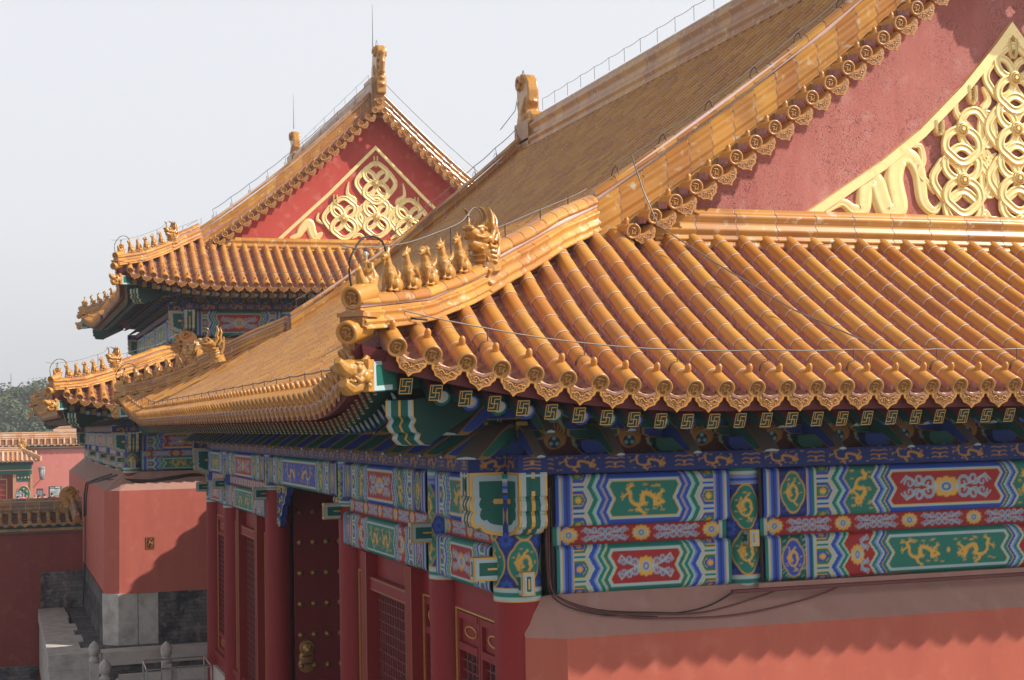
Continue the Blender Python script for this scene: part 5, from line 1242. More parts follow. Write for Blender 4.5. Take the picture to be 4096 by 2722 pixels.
ornament(TU,None,kn,.78,rb,gp,.14,straps=[(7.1,16.7,.32),(5.6,15.25,.28),(8.6,15.25,.28)])
# lightning rods
for y in (35.85,51.4):
    b=MB(); b.tube([V(7.1,y,20.7),V(7.1,y,21.0),V(7.1,y,22.3)],[.02,.016,.006],'wire_light',6); b.build('lightning_rod',FH)
hip_cable(TU,0,-.55,.9); hip_cable(TL,0,-.8,.9); rake_cable(TU,0,1.0,6.7,.3,10,.012); ridge_cable(TU,36.6,50.5,.3,8); eave_cable(TU,'S',-2.1,7,.42,.24,3); 
b=MB(); xx=lambda v:13.9-v
cable(FH,[V(xx(v),35.4,SU(v)+.95) for v in np.linspace(1,6.6,10)],.012,'wire_light')
cable(FH,[V(7.1,35.7,20.3),V(7.15,35.5,20.9),V(7.3,35.4,20.4),V(7.35,35.4,19.6)],.012,'wire_light')
# lower storey
ZB=(5.75,6.17,6.38,6.95)
CVB=column_cv(2*PI*.27,1.26,45)
colsS=[0,3.6,9.4,14,17.7]; colsW=[0,3.2,8.2,14.8,19.8,23]
org=(-1.8,32)
for u in colsS[:3]: painted_column(FH,org[0]+u,org[1],.27,.45,5.69,6.95,CVB)
for u in colsW[1:]: painted_column(FH,org[0],org[1]+u,.27,.45,5.69,6.95,CVB)
for a,c,lg in ((0,3.6,False),(3.6,9.4,True)):
    L=c-a-.5; cv=beam_cv(L,ZB[3]-ZB[2],34,'blue','green','red','scroll',None,34); beam(FH,'S',org,a+.25,c-.25,ZB[2],ZB[3],.24,cv)
    flatpaint(FH,'S',org,a+.25,c-.25,ZB[1],ZB[2],.14,scrollboard_cv(L,ZB[2]-ZB[1],34),'scroll_board')
    cv=beam_cv(L,ZB[1]-ZB[0],34,'green','blue','green','dragon',None,34); beam(FH,'S',org,a+.25,c-.25,ZB[0],ZB[1],.24,cv)
for i in range(5): beamset(FH,'W',org,colsW[i]+.24,colsW[i+1]-.24,ZB,14,30,i in(1,2,3))
flatpaint(FH,'S',org,.2,17.5,6.97,7.17,.28,frieze_cv(17.3,.2,34),'dragon_frieze'); flatpaint(FH,'W',org,.2,23,6.97,7.17,.28,frieze_cv(22.8,.2,20,resy=34),'dragon_frieze')
b=MB(); b.box(-1.75,31.73,6.96,15.7,32.3,7.165,'blue_dk'); b.box(-2.075,32.1,6.962,-1.5,54.9,7.163,'blue_dk'); b.build('plate_beam',FH)
fist(FH,'W',org,6.96,6.35,.4,.32); fist(FH,'S',org,6.96,6.35,.4,.32); fist(FH,'W',(-1.8,55),6.96,6.35,.4,.32)
for u in (0,3.2,8.2,14.8): stub(FH,'W',org,u,6.1,.26,.24,.15)
stub(FH,'S',org,0,5.95,.16,.26,.15)
brackets(FH,IF,'S',org,spots(colsS[:4],[4,6,5]),7.18,.62); brackets(FH,IF,'W',org,spots(colsW,[3,5,7,5,3]),7.18,.62)
b=MB(); b.box(-1.7,32.1,7.1,15.7,32.14,8.2,'board_red'); b.box(-1.7,32.1,7.1,-1.66,54.9,8.2,'board_red')
b.box(-2.6,31.2,7.74,15.7,31.34,7.88,'blue'); b.box(-2.6,31.2,7.742,-2.46,55.6,7.882,'blue'); b.build('eave_purlin',FH)
# upper storey
ZU=(9.55,9.95,10.16,11.02); ou=(.3,34.95)
CVU=column_cv(2*PI*.27,1.5,34)
for u in (0,3.4,8.8): painted_column(FH,ou[0]+u,ou[1],.27,8.8,9.5,11.02,CVU)
for u in (4,8.6,13.1,17.15): painted_column(FH,ou[0],ou[1]+u,.27,8.8,9.5,11.02,CVU)
for a,c in ((0,3.4),(3.4,8.8)):
    cv=beam_cv(c-a-.5,ZU[3]-ZU[2],34,'green','blue','red','scroll','dragon' if a else None,34); beam(FH,'S',ou,a+.25,c-.25,ZU[2],ZU[3],.24,cv)
for a,c in ((0,4),(4,8.6),(8.6,13.1),(13.1,17.15)): beamset(FH,'W',ou,a+.24,c-.24,ZU,16,30,False)
flatpaint(FH,'S',ou,.2,13.4,11.04,11.24,.28,frieze_cv(13.2,.2,34),'dragon_frieze'); flatpaint(FH,'W',ou,.2,17,11.04,11.24,.28,frieze_cv(16.8,.2,20,resy=34),'dragon_frieze')
fist(FH,'W',ou,11.02,10.3,.42,.34); fist(FH,'S',ou,11.02,10.3,.42,.34); fist(FH,'W',(.3,52.1),11.02,10.3,.42,.34)
stub(FH,'W',ou,4,10.0,.26,.24,.15); stub(FH,'W',ou,0,10.0,.26,.24,.15)
brackets(FH,IF,'S',ou,spots([0,3.4,8.8,13.6],[4,6,5]),11.25,.66); brackets(FH,IF,'W',ou,spots([0,4,8.6,13.1,17.15],[4,5,5,4]),11.25,.66)
for (cx,cy,z) in ((-1.8,32,7.18),(.3,34.95,11.25)):
    d=V(-1,-1,0).normalized(); IF['bracket_set'].append((M_BR[2],frame(V(cx,cy,z),V(0,0,1).cross(-d)*.9,-d*.95,V(0,0,.7))))
b=MB(); b.box(.25,35.0,9,13.9,35.1,12.2,'board_red'); b.box(.3,34.98,9.5,.4,52,12.2,'board_red'); b.box(.35,35.12,4,13.8,52,11.9,'wood_dark'); b.build('upper_core',FH)
emit(FH,IF)
# corner ridge dragons where the skirt roof meets the upper storey
b=MB(); zr=SL(2.1)-.02; mould_ridge(b,[V(.3,34.2,zr),V(13,34.2,zr)],.16,.45,.11); mould_ridge(b,[V(.25,34.3,zr),V(.25,52,zr)],.16,.45,.11); b.box(.2,34.25,zr-.3,13,35,zr+.3,'wood_dark'); b.build('skirt_top_ridge',FH)
for y,rz in ((34.15,180),(52.4,180)):
    place(M_CHIWEN,'ridge_end_dragon',FH,Matrix.Translation(V(.15,y,zr-.35))@Matrix.Rotation(R_(0),4,'Z')@Matrix.Scale(1.1,4))
# walls of the far hall
b=MB(); zc=5.16; z0=2.0
b.quad(V(-1.6,31.78,5.72),V(15.7,31.78,5.72),V(15.7,31.3,zc),V(-2.24,31.3,zc),'plaster_cap')
b.add([V(-2.24,31.3,zc),V(-1.6,31.78,5.72),V(-2.02,32.0,5.72),V(-2.66,31.72,zc)],[(0,1,2,3)],'plaster_cap')
b.quad(V(-2.66,31.72,zc),V(-2.02,32.0,5.72),V(-2.02,56.5,5.72),V(-2.66,56.9,zc),'plaster_cap')
b.build('wall_cap',FH)
b=MB(); b.quad(V(-2.24,31.3,zc),V(15.7,31.3,zc),V(15.7,31.27,z0),V(-2.26,31.27,z0),'plaster_red_lightened')
b.quad(V(-2.66,31.72,zc),V(-2.24,31.3,zc),V(-2.26,31.27,z0),V(-2.69,31.70,z0),'plaster_red_lightened')
b.quad(V(-2.66,56.9,zc),V(-2.66,31.72,zc),V(-2.69,31.70,z0),V(-2.69,56.9,z0),'plaster_red_lightened'); b.quad(V(-2.66,56.9,zc),V(8,56.9,zc),V(8,56.9,0),V(-2.66,56.9,0),'plaster_red_lightened'); b.build('side_wall',FH)
b=MB(); b.quad(V(-1.1,31.25,z0),V(15.7,31.25,z0),V(15.7,31.2,.44),V(-1.1,31.2,.44),'brick'); b.build('brick_base',FH)
b=MB(); b.quad(V(-2.71,56.9,z0),V(-2.71,31.8,z0),V(-2.75,31.8,.44),V(-2.75,56.9,.44),'brick_side'); b.build('brick_base',FH)
b=MB(); pl=[(-2.73,31.86),(-2.73,31.68),(-2.30,31.18),(-1.72,31.18),(-1.72,31.5)]; b.prism(pl,.44,2.0,lambda a,c,d:V(a,c,d),'marble'); 
pl=[(-1.70,31.5),(-1.70,31.19),(-1.1,31.19),(-1.1,31.5)]; b.prism(pl,.44,1.995,lambda a,c,d:V(a,c,d),'marble'); b.build('corner_stone',FH)
b=MB(); b.box(-1.44,31.262,3.35,-1.18,31.30,3.72,'relief'); b.box(-1.41,31.258,3.38,-1.21,31.262,3.69,'wood_dark')
b.tube([V(-1.31+.06*math.sin(t*7),31.25,3.41+.25*t) for t in [i/12 for i in range(13)]],.02,'relief',6)
for k in range(6): b.tube([V(-1.40+.03*k,31.25,3.45+.04*(k%3)),V(-1.33+.02*k,31.25,3.60-.03*(k%2))],.012,'relief',5)
b.build('vent_tile',FH)
def cabF(pts,r): cable(FH,[V(*p) for p in pts],r,'cable_black','hanging_cable')
for k in range(6):
    q=.018*k; cable(FH,[V(*p) for p in _cat([(-2.45,34.5+.3*k,5.42),(-2.3,32.8,5.48-q),(-2.1,31.9,5.52-q),(-1.85,31.52,5.50-q),(-1.3,31.50,5.48-q*1.6),(-.6,31.55,5.56-q*1.2),(-.1,31.6,5.62-q),(.25,31.62,5.60-q),(.5,31.6,5.45)],4)],.010,'cable_black','hanging_cable')
cabF([(-2.3,34,5.6),(-2.5,37,5.4),(-2.72,41.0,5.1),(-2.74,42.0,4.6),(-2.74,42.1,3.8)],.03)
cabF([(-2.2,33,5.6),(-2.5,36,5.35),(-2.72,39.8,5.12),(-2.74,40.6,4.6),(-2.74,41.0,3.9)],.025)
# ================================================================ ground, terraces, unseen shadow roof, walls, gate, trees
def plane(name,x0,y0,x1,y1,z,m):
    b=MB(); b.quad(V(x0,y0,z),V(x1,y0,z),V(x1,y1,z),V(x0,y1,z),m); return struct(b.build(name))
plane('ground',-900,-300,900,900,-2.3,'ground')
b=MB(); b.box(-80,-60,-2.29,-.0,29.2,-1.75,'ground'); struct(b.build('lower_court'))
b=MB(); b.box(-60,42.6,-2.2,60,112,.35,'ground'); struct(b.build('upper_court'))
b=MB(); b.box(-.9,-3.5,-1.74,20,28.6,-.02,'stone'); tag(b.build('near_hall_platform'),'grey stone platform that the near red hall stands on','platform')
PF=thing('far_hall_platform','pale stone platform with grey paving round the far hall, below the balustrade','platform',(-3.5,36,.4))
b=MB(); b.box(-3.35,31.0,-1.7,16,42.2,.44,'paving'); b.build('paving',PF)
b=MB(); b.box(-2.7,30.6,-1.7,16,31.0,.445,'paving'); b.build('paving',PF)
b=MB(); rr=[31.0,32.6,34.2,35.4,37.2,39.0,40.6,42.2]
for i in range(7): 
    w=(.62,.80,.60,.75,.55,.62,.58)[i]; b.box(-4.4,rr[i]+.008,.02,-4.4+w+.35,rr[i+1]-.008,.462,'marble')
b.box(-4.4,29.75,.02,-2.9,30.99,.47,'marble'); b.box(-4.37,29.74,-1.75,-2.95,31,.015,'marble'); b.box(-4.36,31,-1.75,-3.4,42.2,.015,'marble')
xs=[-2.89,-1.2,.6,2.6,5]
for i in range(4): b.box(xs[i]+.006,29.78,.06,xs[i+1],30.6,.455,'stone')
b.build('edge_stone',PF)
b=MB(); b.box(-2.88,29.86,-1.75,8,30.6,.055,'brick'); b.build('brick_face',PF)
# balustrade
def post(x,y,zt,name_i,label):
    t=thing('baluster_post',label,'post',(x,y,zt-1.35),'lotus-headed stone posts of the balustrade')
    M=Matrix.Translation(V(x,y,0)); b=MB(); r=.165
    b.lathe([(.10,zt-.42),(.15,zt-.38),(r,zt-.27),(r*.97,zt-.18),(r*.72,zt-.09),(r*.35,zt-.03),(.01,zt)],'marble',M,16)
    # spiral flutes
    for k in range(9): b.tube([V(x+ (r*1.0*math.sin(PI*min(1,q*.9+.12)))*math.cos(k*.7+q*1.1),y+(r*math.sin(PI*min(1,q*.9+.12)))*math.sin(k*.7+q*1.1),zt-.36+.36*q) for q in [i/7 for i in range(8)]],.012,'marble',4,False)
    b.build('post_head',t)
    b=MB(); b.lathe([(.11,zt-.62),(.15,zt-.58),(.15,zt-.50),(.10,zt-.46),(.12,zt-.42)],'marble',M,16); b.box(x-.13,y-.13,zt-1.6,x+.13,y+.13,zt-.62,'marble'); b.build('post_shaft',t)
post(-3.18,28.3,1.02,0,'farthest of the three pale lotus-topped stone posts in a row beside the stair')
post(-3.02,26.2,.80,1,'middle one of the three lotus-topped stone posts in a row beside the stair')
post(-2.85,23.6,.67,2,'nearest and palest lotus-topped stone post, at the bottom edge left of the steel rail')
post(-1.29,27.0,1.06,3,'lotus-topped stone post standing behind the steel rail frame')
BR=thing('balustrade_rail','pale stone balustrade rail running behind the steel frame towards the lattice front','balustrade',(-1.3,27,0))
b=MB(); b.box(-2.6,26.93,-.1,-1.45,27.07,.22,'marble'); b.box(-1.14,26.93,-.05,.0,27.07,.32,'marble'); b.build('hand_rail',BR)
b=MB(); 
for x in (-2.3,-1.9,-.85,-.45): b.box(x-.06,26.95,-.7,x+.06,27.05,-.05,'marble')
b.box(-2.6,26.96,-1.0,.0,27.04,-.45,'marble'); b.build('rail_panel',BR)
SR=thing('steel_rail','shiny steel tube frame standing on the stair in front of the stone balustrade','handrail',(-1.6,25,-.8))
def st(p,q,r=.026): b=MB(); b.tube([V(*p),V(*q)],r,'steel',8); return b
p1,p2=(-2.05,24.6,.66),(-.35,24.6,.66); q1,q2=(-2.05,25.7,.75),(-.40,25.7,.75)
for nm,a,c in (('top_rail',p1,p2),('top_rail',q1,q2),('cross_rail',p1,q1),('cross_rail',p2,q2),('leg',p1,(-1.95,24.6,-1.6)),('leg',p2,(-.38,24.6,-1.6)),('leg',q1,(-1.96,25.7,-1.5)),('leg',q2,(-.42,25.7,-1.5)),('leg',(-1.2,24.6,.66),(-1.16,24.6,-1.6)),('lower_rail',(-2.15,24.6,-.16),(-1.98,24.6,-.16)),('lower_rail',(-.36,24.6,.02),(-.15,24.6,.02))): st(a,c).build(nm,SR)
# unseen roof added so its eave throws the stepped shadow on the far hall
LK=thing('shadow_roof','unseen yellow tiled roof added between the two halls to cast shade on the far hall','roof',(5,28,7))
b=MB(); xe=3.95; zz=7.72
for i in range(14):
    y=26.4+.345*i
    if y>31.2: break
    b.tube([V(xe,y,zz),V(xe+2.6,y,zz+1.2)],.095,'glaze',10); b.prism([(y+.17-.15,zz-.04),(y+.17,zz-.24),(y+.17+.15,zz-.04)],0,.02,lambda a,c,d:V(xe+.02+d,a,c),'glaze')
b.add([V(xe+.05,26,zz-.03),V(xe+.05,31.3,zz-.03),V(xe+2.6,31.3,zz+1.15),V(xe+2.6,26,zz+1.15)],[(0,1,2,3)],'pan')
b.build('roof_tiles',LK)
b=MB(); b.box(6.2,25.8,0,6.5,31.3,8.6,'plaster_dusk'); b.box(xe+.1,26.2,7.0,6.4,31.25,7.5,'wood_dark'); b.build('wall',LK)
# ---- low wall with tiled coping
def coping_wall(name,label,x0,x1,y,zb,zt,wallm,depth=.5,tile='glaze_old',pitch=.34,h=.85,slope=.55,green=True,end=None,seg=.30,n=8,ridge='glaze_old'):
    t=thing(name,label,'wall',((x0+x1)/2,y,zb)); ze=zt-h
    b=MB(); b.box(x0,y+.10,zb,x1,y+.10+depth,ze-.28,wallm); b.build('wall_face',t)
    b=MB()
    b.box(x0,y-.02,ze-.30,x1,y+.4+depth*.5,ze-.22,'dusty'); b.box(x0,y-.08,ze-.22,x1,y+.3,ze-.12,tile); b.box(x0,y-.04,ze-.12,x1,y+.3,ze-.02,'green'); b.box(x0,y-.14,ze-.02,x1,y+.3,ze+.06,'green_dk'); b.build('cornice',t)
    b=MB(); yc=y+.1+depth/2; dy=yc-(y-.28); u=x0+pitch*.5
    while u<x1-.02:
        k=int(dy/seg)
        for q in range(k+1):
            a,c=q/(k+1),(q+1)/(k+1); ya,yb_=y-.28+dy*a,y-.28+dy*c; za,zb_=ze+.10+slope*dy*a,ze+.10+slope*dy*c
            b.loft([[V(u+.085*math.cos(PI*i/n),ya,za+.085*math.sin(PI*i/n)) for i in range(n+1)],[V(u+.078*math.cos(PI*i/n),yb_,zb_+.078*math.sin(PI*i/n)) for i in range(n+1)]],tile,closed=False)
        b.add([V(u+.088*math.cos(2*PI*i/12),y-.285,ze+.10+.088*math.sin(2*PI*i/12)) for i in range(12)],[tuple(range(12))],tile)
        uc=u+pitch/2; b.prism([(uc-.13,.02),(uc-.12,-.05),(uc,-.12),(uc+.12,-.05),(uc+.13,.02)],0,.02,lambda a,c,d:V(a,y-.28+d,ze+.06+c),tile)
        u+=pitch
    k=6
    for q in range(k): b.quad(V(x0,y-.27+dy*q/k,ze+.055+slope*dy*q/k),V(x1,y-.27+dy*q/k,ze+.055+slope*dy*q/k),V(x1,y-.27+dy*(q+1)/k,ze+.02+slope*dy*(q+1)/k),V(x0,y-.27+dy*(q+1)/k,ze+.02+slope*dy*(q+1)/k),'pan')
    b.quad(V(x0,yc,ze+slope*dy),V(x1,yc,ze+slope*dy),V(x1,yc+dy,ze),V(x0,yc+dy,ze),'pan'); b.build('coping_tiles',t)
    b=MB(); zr=ze+slope*dy-.02; mould_ridge(b,[V(x0,yc,zr),V(x1,yc,zr)],.15,zt-zr,.09,.5,.4,ridge,ridge); b.build('coping_ridge',t)
    return t
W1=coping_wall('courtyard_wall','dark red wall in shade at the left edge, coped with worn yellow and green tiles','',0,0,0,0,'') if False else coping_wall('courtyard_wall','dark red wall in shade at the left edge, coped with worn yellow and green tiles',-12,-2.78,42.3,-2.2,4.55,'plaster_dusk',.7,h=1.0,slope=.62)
b=MB(); b.box(-4.30,42.33,-1.7,-2.78,42.40,1.79,'brick'); b.box(-12,42.33,-2.2,-4.42,42.40,-1.62,'brick'); b.build('brick_base',W1)
place(M_CHIWEN,'ridge_end_dragon',W1,Matrix.Translation(V(-3.25,42.75,3.85))@Matrix.Rotation(R_(180),4,'Z')@Matrix.Scale(1.1,4))
b=MB(); mould_ridge(b,[V(-3.0,41.95,3.60),V(-3.15,42.75,4.2)],.12,.4,.08,.4,.3,'glaze_old','glaze_old'); b.build('coping_hip',W1)
# ---- far pink wall
W2=coping_wall('far_wall','sunlit pink-red wall far across the court with yellow tile coping over a green cornice',-30,16,112,.3,6.95,'plaster_far',1.0,'glaze_far',pitch=.5,h=1.15,slope=.6,seg=.45,n=6,ridge='glaze_far')
b=MB(); b.box(-30,111.8,.3,16,112.15,1.35,'stone'); b.build('stone_base',W2)
# ---- small tiled gate on the far wall
GT=thing('tiled_gate','small glazed-tile gateway with red doors set against the far pink wall at the left edge','gate',(-6.5,110,.35))
xg0,xg1=-12,-3.28; yg=110.8
b=MB(); b.box(xg0,yg,.35,-6.2,yg+1.2,1,'plaster_far'); b.box(-4.55,yg,.35,-3.35,yg+1.2,4.0,'plaster_far'); b.build('gate_pier',GT)
b=MB(); b.box(-4.75,yg-.08,.35,-4.5,yg+.2,3.6,'glaze_far'); b.box(-3.42,yg-.08,.35,-3.24,yg+.2,4.0,'glaze_far'); b.build('corner_tiles',GT)
b=MB(); b.box(xg0,yg-.1,3.55,-3.3,yg+1.2,3.85,'green'); b.box(xg0,yg-.13,3.85,-3.3,yg+1.2,3.93,'glaze_far'); b.box(xg0,yg-.1,3.93,-3.3,yg+1.2,4.3,'green'); b.box(xg0,yg-.25,4.3,-3.2,yg+1.3,4.55,'green_dk'); b.build('tile_frieze',GT)
b=MB()
b.box(-12,yg+.3,.35,-4.75,yg+.4,3.55,'wood_red')
for i in range(8): b.box(-12,yg+.24,.6+.42*i,-5.3,yg+.3,.66+.42*i,'gold_dark')
b.box(-5.25,yg+.22,.35,-5.18,yg+.3,3.2,'gold'); b.box(-12,yg+.22,3.16,-5.2,yg+.3,3.22,'gold')
for x in (-5.75,-6.75): b.tube([V(x+.18*math.cos(PI*k/3),yg+.24,3.38+.13*math.sin(PI*k/3)) for k in range(7)],.025,'gold',5,False)
b.build('gate_door',GT)
b=MB(); b.lathe([(.5,0),(.5,.05),(.44,.08),(.01,.08)],'green',Matrix.Translation(V(-3.95,yg,1.95))@Matrix.Scale(1.35,4,V(0,0,1))@Matrix.Rotation(R_(90),4,'X'),20)
b.tube([V(-3.95+.5*math.cos(t),yg-.06,1.95+.675*math.sin(t)) for t in [2*PI*i/20 for i in range(21)]],.04,'glaze_far',6,False)
for dx,dz in ((0,0),(0,.4),(0,-.4),(.25,.2),(-.25,.2),(.25,-.2),(-.25,-.2)): b.ball((-3.95+dx,yg-.09,1.95+dz),.09,'glaze_far',6,4)
b.box(-4.5,yg-.05,3.0,-3.42,yg,3.55,'green')
for k in range(4): b.ball((-4.35+.26*k,yg-.07,3.27),.08,'glaze_far',6,4)
b.build('tile_medallion',GT)
b=MB()
for i in range(26):
    u=-12+.36*i
    if u>-2.7: break
    b.tube([V(u,yg-.75,4.60),V(u,yg-.2,4.92),V(u,yg+.3,5.35)],.11,'glaze_far',7)
b.quad(V(-12,yg-.75,4.58),V(-2.6,yg-.75,4.58),V(-3.6,yg+.3,5.3),V(-12,yg+.3,5.3),'pan')
mould_ridge(b,[V(-12,yg+.4,5.25),V(-4.0,yg+.4,5.25)],.18,.5,.10,.8,.5,'glaze_far','glaze_far'); mould_ridge(b,[V(-2.6,yg-.75,4.6),V(-4.0,yg+.35,5.3)],.14,.35,.10,.6,.5,'glaze_far','glaze_far')
b.build('roof_tiles',GT)
place(M_CHIWEN,'ridge_end_dragon',GT,Matrix.Translation(V(-4.0,yg+.4,5.3))@Matrix.Rotation(R_(180),4,'Z')@Matrix.Scale(1.0,4))
# ---- lamp, boards
LP=thing('wall_lamp','grey lantern on a bracket fixed to the far pink wall right of the gate','lamp',(-1.3,111.6,2.8))
def bpx(px,py,y):
    R=cam.matrix_world.to_3x3(); f=6017.456; d=R@V((px-2048)/f,-(py-1361)/f,-1); t=(y-CAMP.y)/d.y; return CAMP+d*t
c=bpx(168,1890,111.3); LP.location=c; LP.matrix_basis=Matrix.Translation(c)
b=MB(); M=Matrix.Translation(c); b.lathe([(.18,-.25),(.25,.3),(.02,.30)],'lamp_glass',M,10); b.build('lamp_glass',LP)
b=MB(); b.lathe([(.30,.32),(.24,.42),(.04,.5)],'sign_grey',M,10); b.lathe([(.04,-.62),(.20,-.55),(.20,-.28)],'sign_grey',M,10); 
for k in range(6): a=k*PI/3; b.tube([c+V(.19*math.cos(a),.19*math.sin(a),-.28),c+V(.26*math.cos(a),.26*math.sin(a),.32)],.022,'sign_grey',4)
b.tube([c+V(0,0,-.5),c+V(0,.4,-.6),c+V(0,.95,-.5)],.04,'sign_grey',6); b.build('lamp_frame',LP)
def board(px0,py0,px1,py1,y,name,label,face,writing=None,legs=False,frame_='sign_dark'):
    a=bpx(px0,py1,y); c=bpx(px1,py0,y); t=thing(name,label,'sign',((a.x+c.x)/2,y,.35))
    b=MB(); b.box(a.x,y,a.z,c.x,y+.12,c.z,frame_); b.build('sign_frame',t)
    W=c.x-a.x;H=c.z-a.z; b=MB()
    if face: b.quad(V(a.x+.12*W,y-.006,a.z+.05*H),V(c.x-.12*W,y-.006,a.z+.05*H),V(c.x-.12*W,y-.006,a.z+.76*H),V(a.x+.12*W,y-.006,a.z+.76*H),face); b.box(a.x+.485*W,y-.014,a.z+.02*H,a.x+.505*W,y-.008,a.z+.78*H,'sign_dark'); b.build('sign_face',t)
    if writing: writing(t,a,W,H,y)
    b=MB(); b.box(a.x+.05,y+.02,.35,a.x+.13,y+.1,a.z,frame_); b.box(c.x-.13,y+.02,.35,c.x-.05,y+.1,a.z,frame_); b.build('leg',t)
    return t
def strokes(b,x,y,z,w,h,kind,m='white'):
    """one square character written with brush strokes; kind lists strokes in a unit cell"""
    G={'hao':[(.0,.85,.45,.85),(.22,1,.22,.1),(.0,.45,.45,.45),(.55,.9,.95,.9),(.75,.9,.75,.0),(.5,.5,1,.5),(.55,.05,.75,.0)],
       'zhong':[(.1,.8,.9,.8),(.1,.8,.1,.35),(.9,.8,.9,.35),(.1,.35,.9,.35),(.5,1,.5,0)],'he':[(.0,.75,.45,.75),(.22,1,.22,0),(.22,.6,0,.25),(.22,.6,.45,.3),(.55,.75,.95,.75),(.55,.15,.95,.15),(.55,.75,.55,.15),(.95,.75,.95,.15)],
       'dian':[(.1,.9,.45,.9),(.1,.9,.1,.1),(.1,.6,.45,.6),(.0,.25,.45,.25),(.6,.95,.9,.95),(.6,.5,.95,.5),(.95,.5,.6,.0),(.6,.4,.95,.0)],'tai':[(.05,.7,.95,.7),(.5,1,.5,.7),(.5,.7,.05,.0),(.5,.7,.95,.0),(.4,.2,.55,.05)],'men':[(.1,.9,.1,0),(.1,.9,.2,1),(.35,.9,.9,.9),(.9,.9,.9,0),(.9,0,.75,.05)],
       'bao':[(.1,.8,.9,.8),(.5,1,.5,.85),(.2,.6,.8,.6),(.25,.35,.75,.35),(.1,.05,.9,.05),(.5,.6,.5,.05)]}
    for x0,z0,x1,z1 in G[kind]: b.tube([V(x+x0*w,y,z+z0*h),V(x+x1*w,y,z+z1*h)],.07*h,m,4)
def wr1(t,a,W,H,y):
    b=MB()
    for i,k in enumerate(('zhong','he','dian','bao')): strokes(b,a.x+W*(.12+.085*i),y-.03,a.z+.83*H,W*.07,H*.09,k)
    for i in range(7): b.tube([V(a.x+W*(.53+.05*i),y-.03,a.z+.85*H),V(a.x+W*(.545+.05*i),y-.03,a.z+.91*H),V(a.x+W*(.56+.05*i),y-.03,a.z+.85*H)],.035,'white',4)
    b.build('sign_writing',t)
    b=MB()
    for i in range(12): 
        z=a.z+H*(.10+.052*i); b.box(a.x+.54*W,y-.010,z,a.x+(.84-.08*(i%3))*W,y-.008,z+.02*H,'sign_grey')
    for i in range(9): x=a.x+W*(.15+.035*i); b.box(x,y-.010,a.z+H*.14,x+.018*W,y-.008,a.z+H*(.45+.05*(i%4)),'sign_grey')
    b.build('sign_text',t)
board(194,1945,247,1986,111,'notice_board','grey two-panel notice board with white heading standing at the far wall','sign_pale',wr1)
board(146,1955,172,1986,111.2,'dark_sign','small dark blue-grey display board left of the notice board','sign_grey')
def wr2(t,a,W,H,y):
    b=MB()
    for i,k in enumerate(('tai','he','men','dian')): strokes(b,a.x+W*(.08+.19*i),y-.03,a.z+.45*H,W*.15,H*.22,k)
    for i,k in enumerate(('bao','zhong')): strokes(b,a.x+W*(.45+.22*i),y-.03,a.z+.15*H,W*.15,H*.2,k)
    b.build('sign_writing',t)
board(61,1968,92,2000,108,'entrance_sign','grey sign with white brush characters in front of the tiled gate',None,wr2,frame_='sign_grey')
# ---- people, seen from the shoulders up over the wall
def person(px,py,y,cloth,label,hair='hair',face=0,hat=None):
    c=bpx(px,py,y); h=c.z-.35; s_=h/1.70
    t=thing('person',label,'person',(c.x,y,.35)); M=Matrix.Translation(V(c.x,y,.35))@Matrix.Rotation(face,4,'Z')@Matrix.Scale(s_,4)
    b=MB(); q=lambda *a:V(*a)
    b.tube([q(0,0,1.46),q(0,0,1.52)],[.055,.05],'skin',8); b.ball((0,-.005,1.60),(.078,.092,.112),'skin',12,8); b.ball((0,-.098,1.59),(.014,.02,.02),'skin',6,4)
    b.tube([q(0,0,1.50),q(0,.01,1.40),q(0,.0,1.15),q(0,0,.95),q(0,0,.85)],[.07,.17,.155,.15,.16],'skin',12)
    for s2 in(-1,1):
        b.tube([q(s2*.10,0,1.43),q(s2*.20,0,1.38),q(s2*.24,-.0,1.12),q(s2*.23,-.10,.90),q(s2*.22,-.15,.82)],[.06,.062,.05,.038,.04],'skin',8)
        for f in range(4): b.tube([q(s2*(.20+.014*f),-.17,.80),q(s2*(.20+.014*f),-.19,.73-.01*(f in(1,2))),q(s2*(.20+.014*f),-.18,.69)],[.010,.009,.007],'skin',5)
        b.tube([q(s2*.20,-.16,.80),q(s2*.175,-.19,.76)],[.011,.008],'skin',5); b.ball((s2*.08,0,1.60),(.014,.02,.03),'skin',6,4)
        b.tube([q(s2*.085,0,.90),q(s2*.09,0,.50),q(s2*.09,.02,.10)],[.095,.062,.045],'skin',8); b.ball((s2*.09,-.06,.045),(.05,.13,.045),'skin',8,5)
    me=remesh(b,'person_body',.02,'skin',1); body=place(me,'body',t,M)
    b=MB(); b.tube([q(0,0,1.475),q(0,.005,1.41),q(0,.0,1.15),q(0,0,.92)],[.085,.185,.172,.178],cloth,14)
    for s2 in(-1,1): b.tube([q(s2*.10,0,1.435),q(s2*.205,0,1.385),q(s2*.245,0,1.12)],[.072,.076,.062],cloth,8)
    b.build('jacket',t,M); b=MB()
    for s2 in(-1,1): b.tube([q(s2*.08,0,.93),q(s2*.09,0,.5),q(s2*.09,.02,.08)],[.11,.078,.062],'cloth_dark',10)
    b.build('trousers',t,M)
    b=MB(); b.ball((0,.015,1.635),(.088,.098,.098),hat or hair,12,8); b.build('hair' if not hat else 'hat',t,M)
    b=MB(); [b.ball((s2*.03,-.092,1.615),(.012,.008,.008),'black',6,4) for s2 in(-1,1)]; b.box(-.025,-.098,1.545,.025,-.088,1.552,'cable_red'); b.build('face_marks',t,M)
person(92,1977,104,'cloth_pink','person with dark hair and pink top in front of the tiled gate',face=.3)
person(72,1985,106,'cloth_dark','dark-haired person in dark clothes by the grey entrance sign',face=2.6)
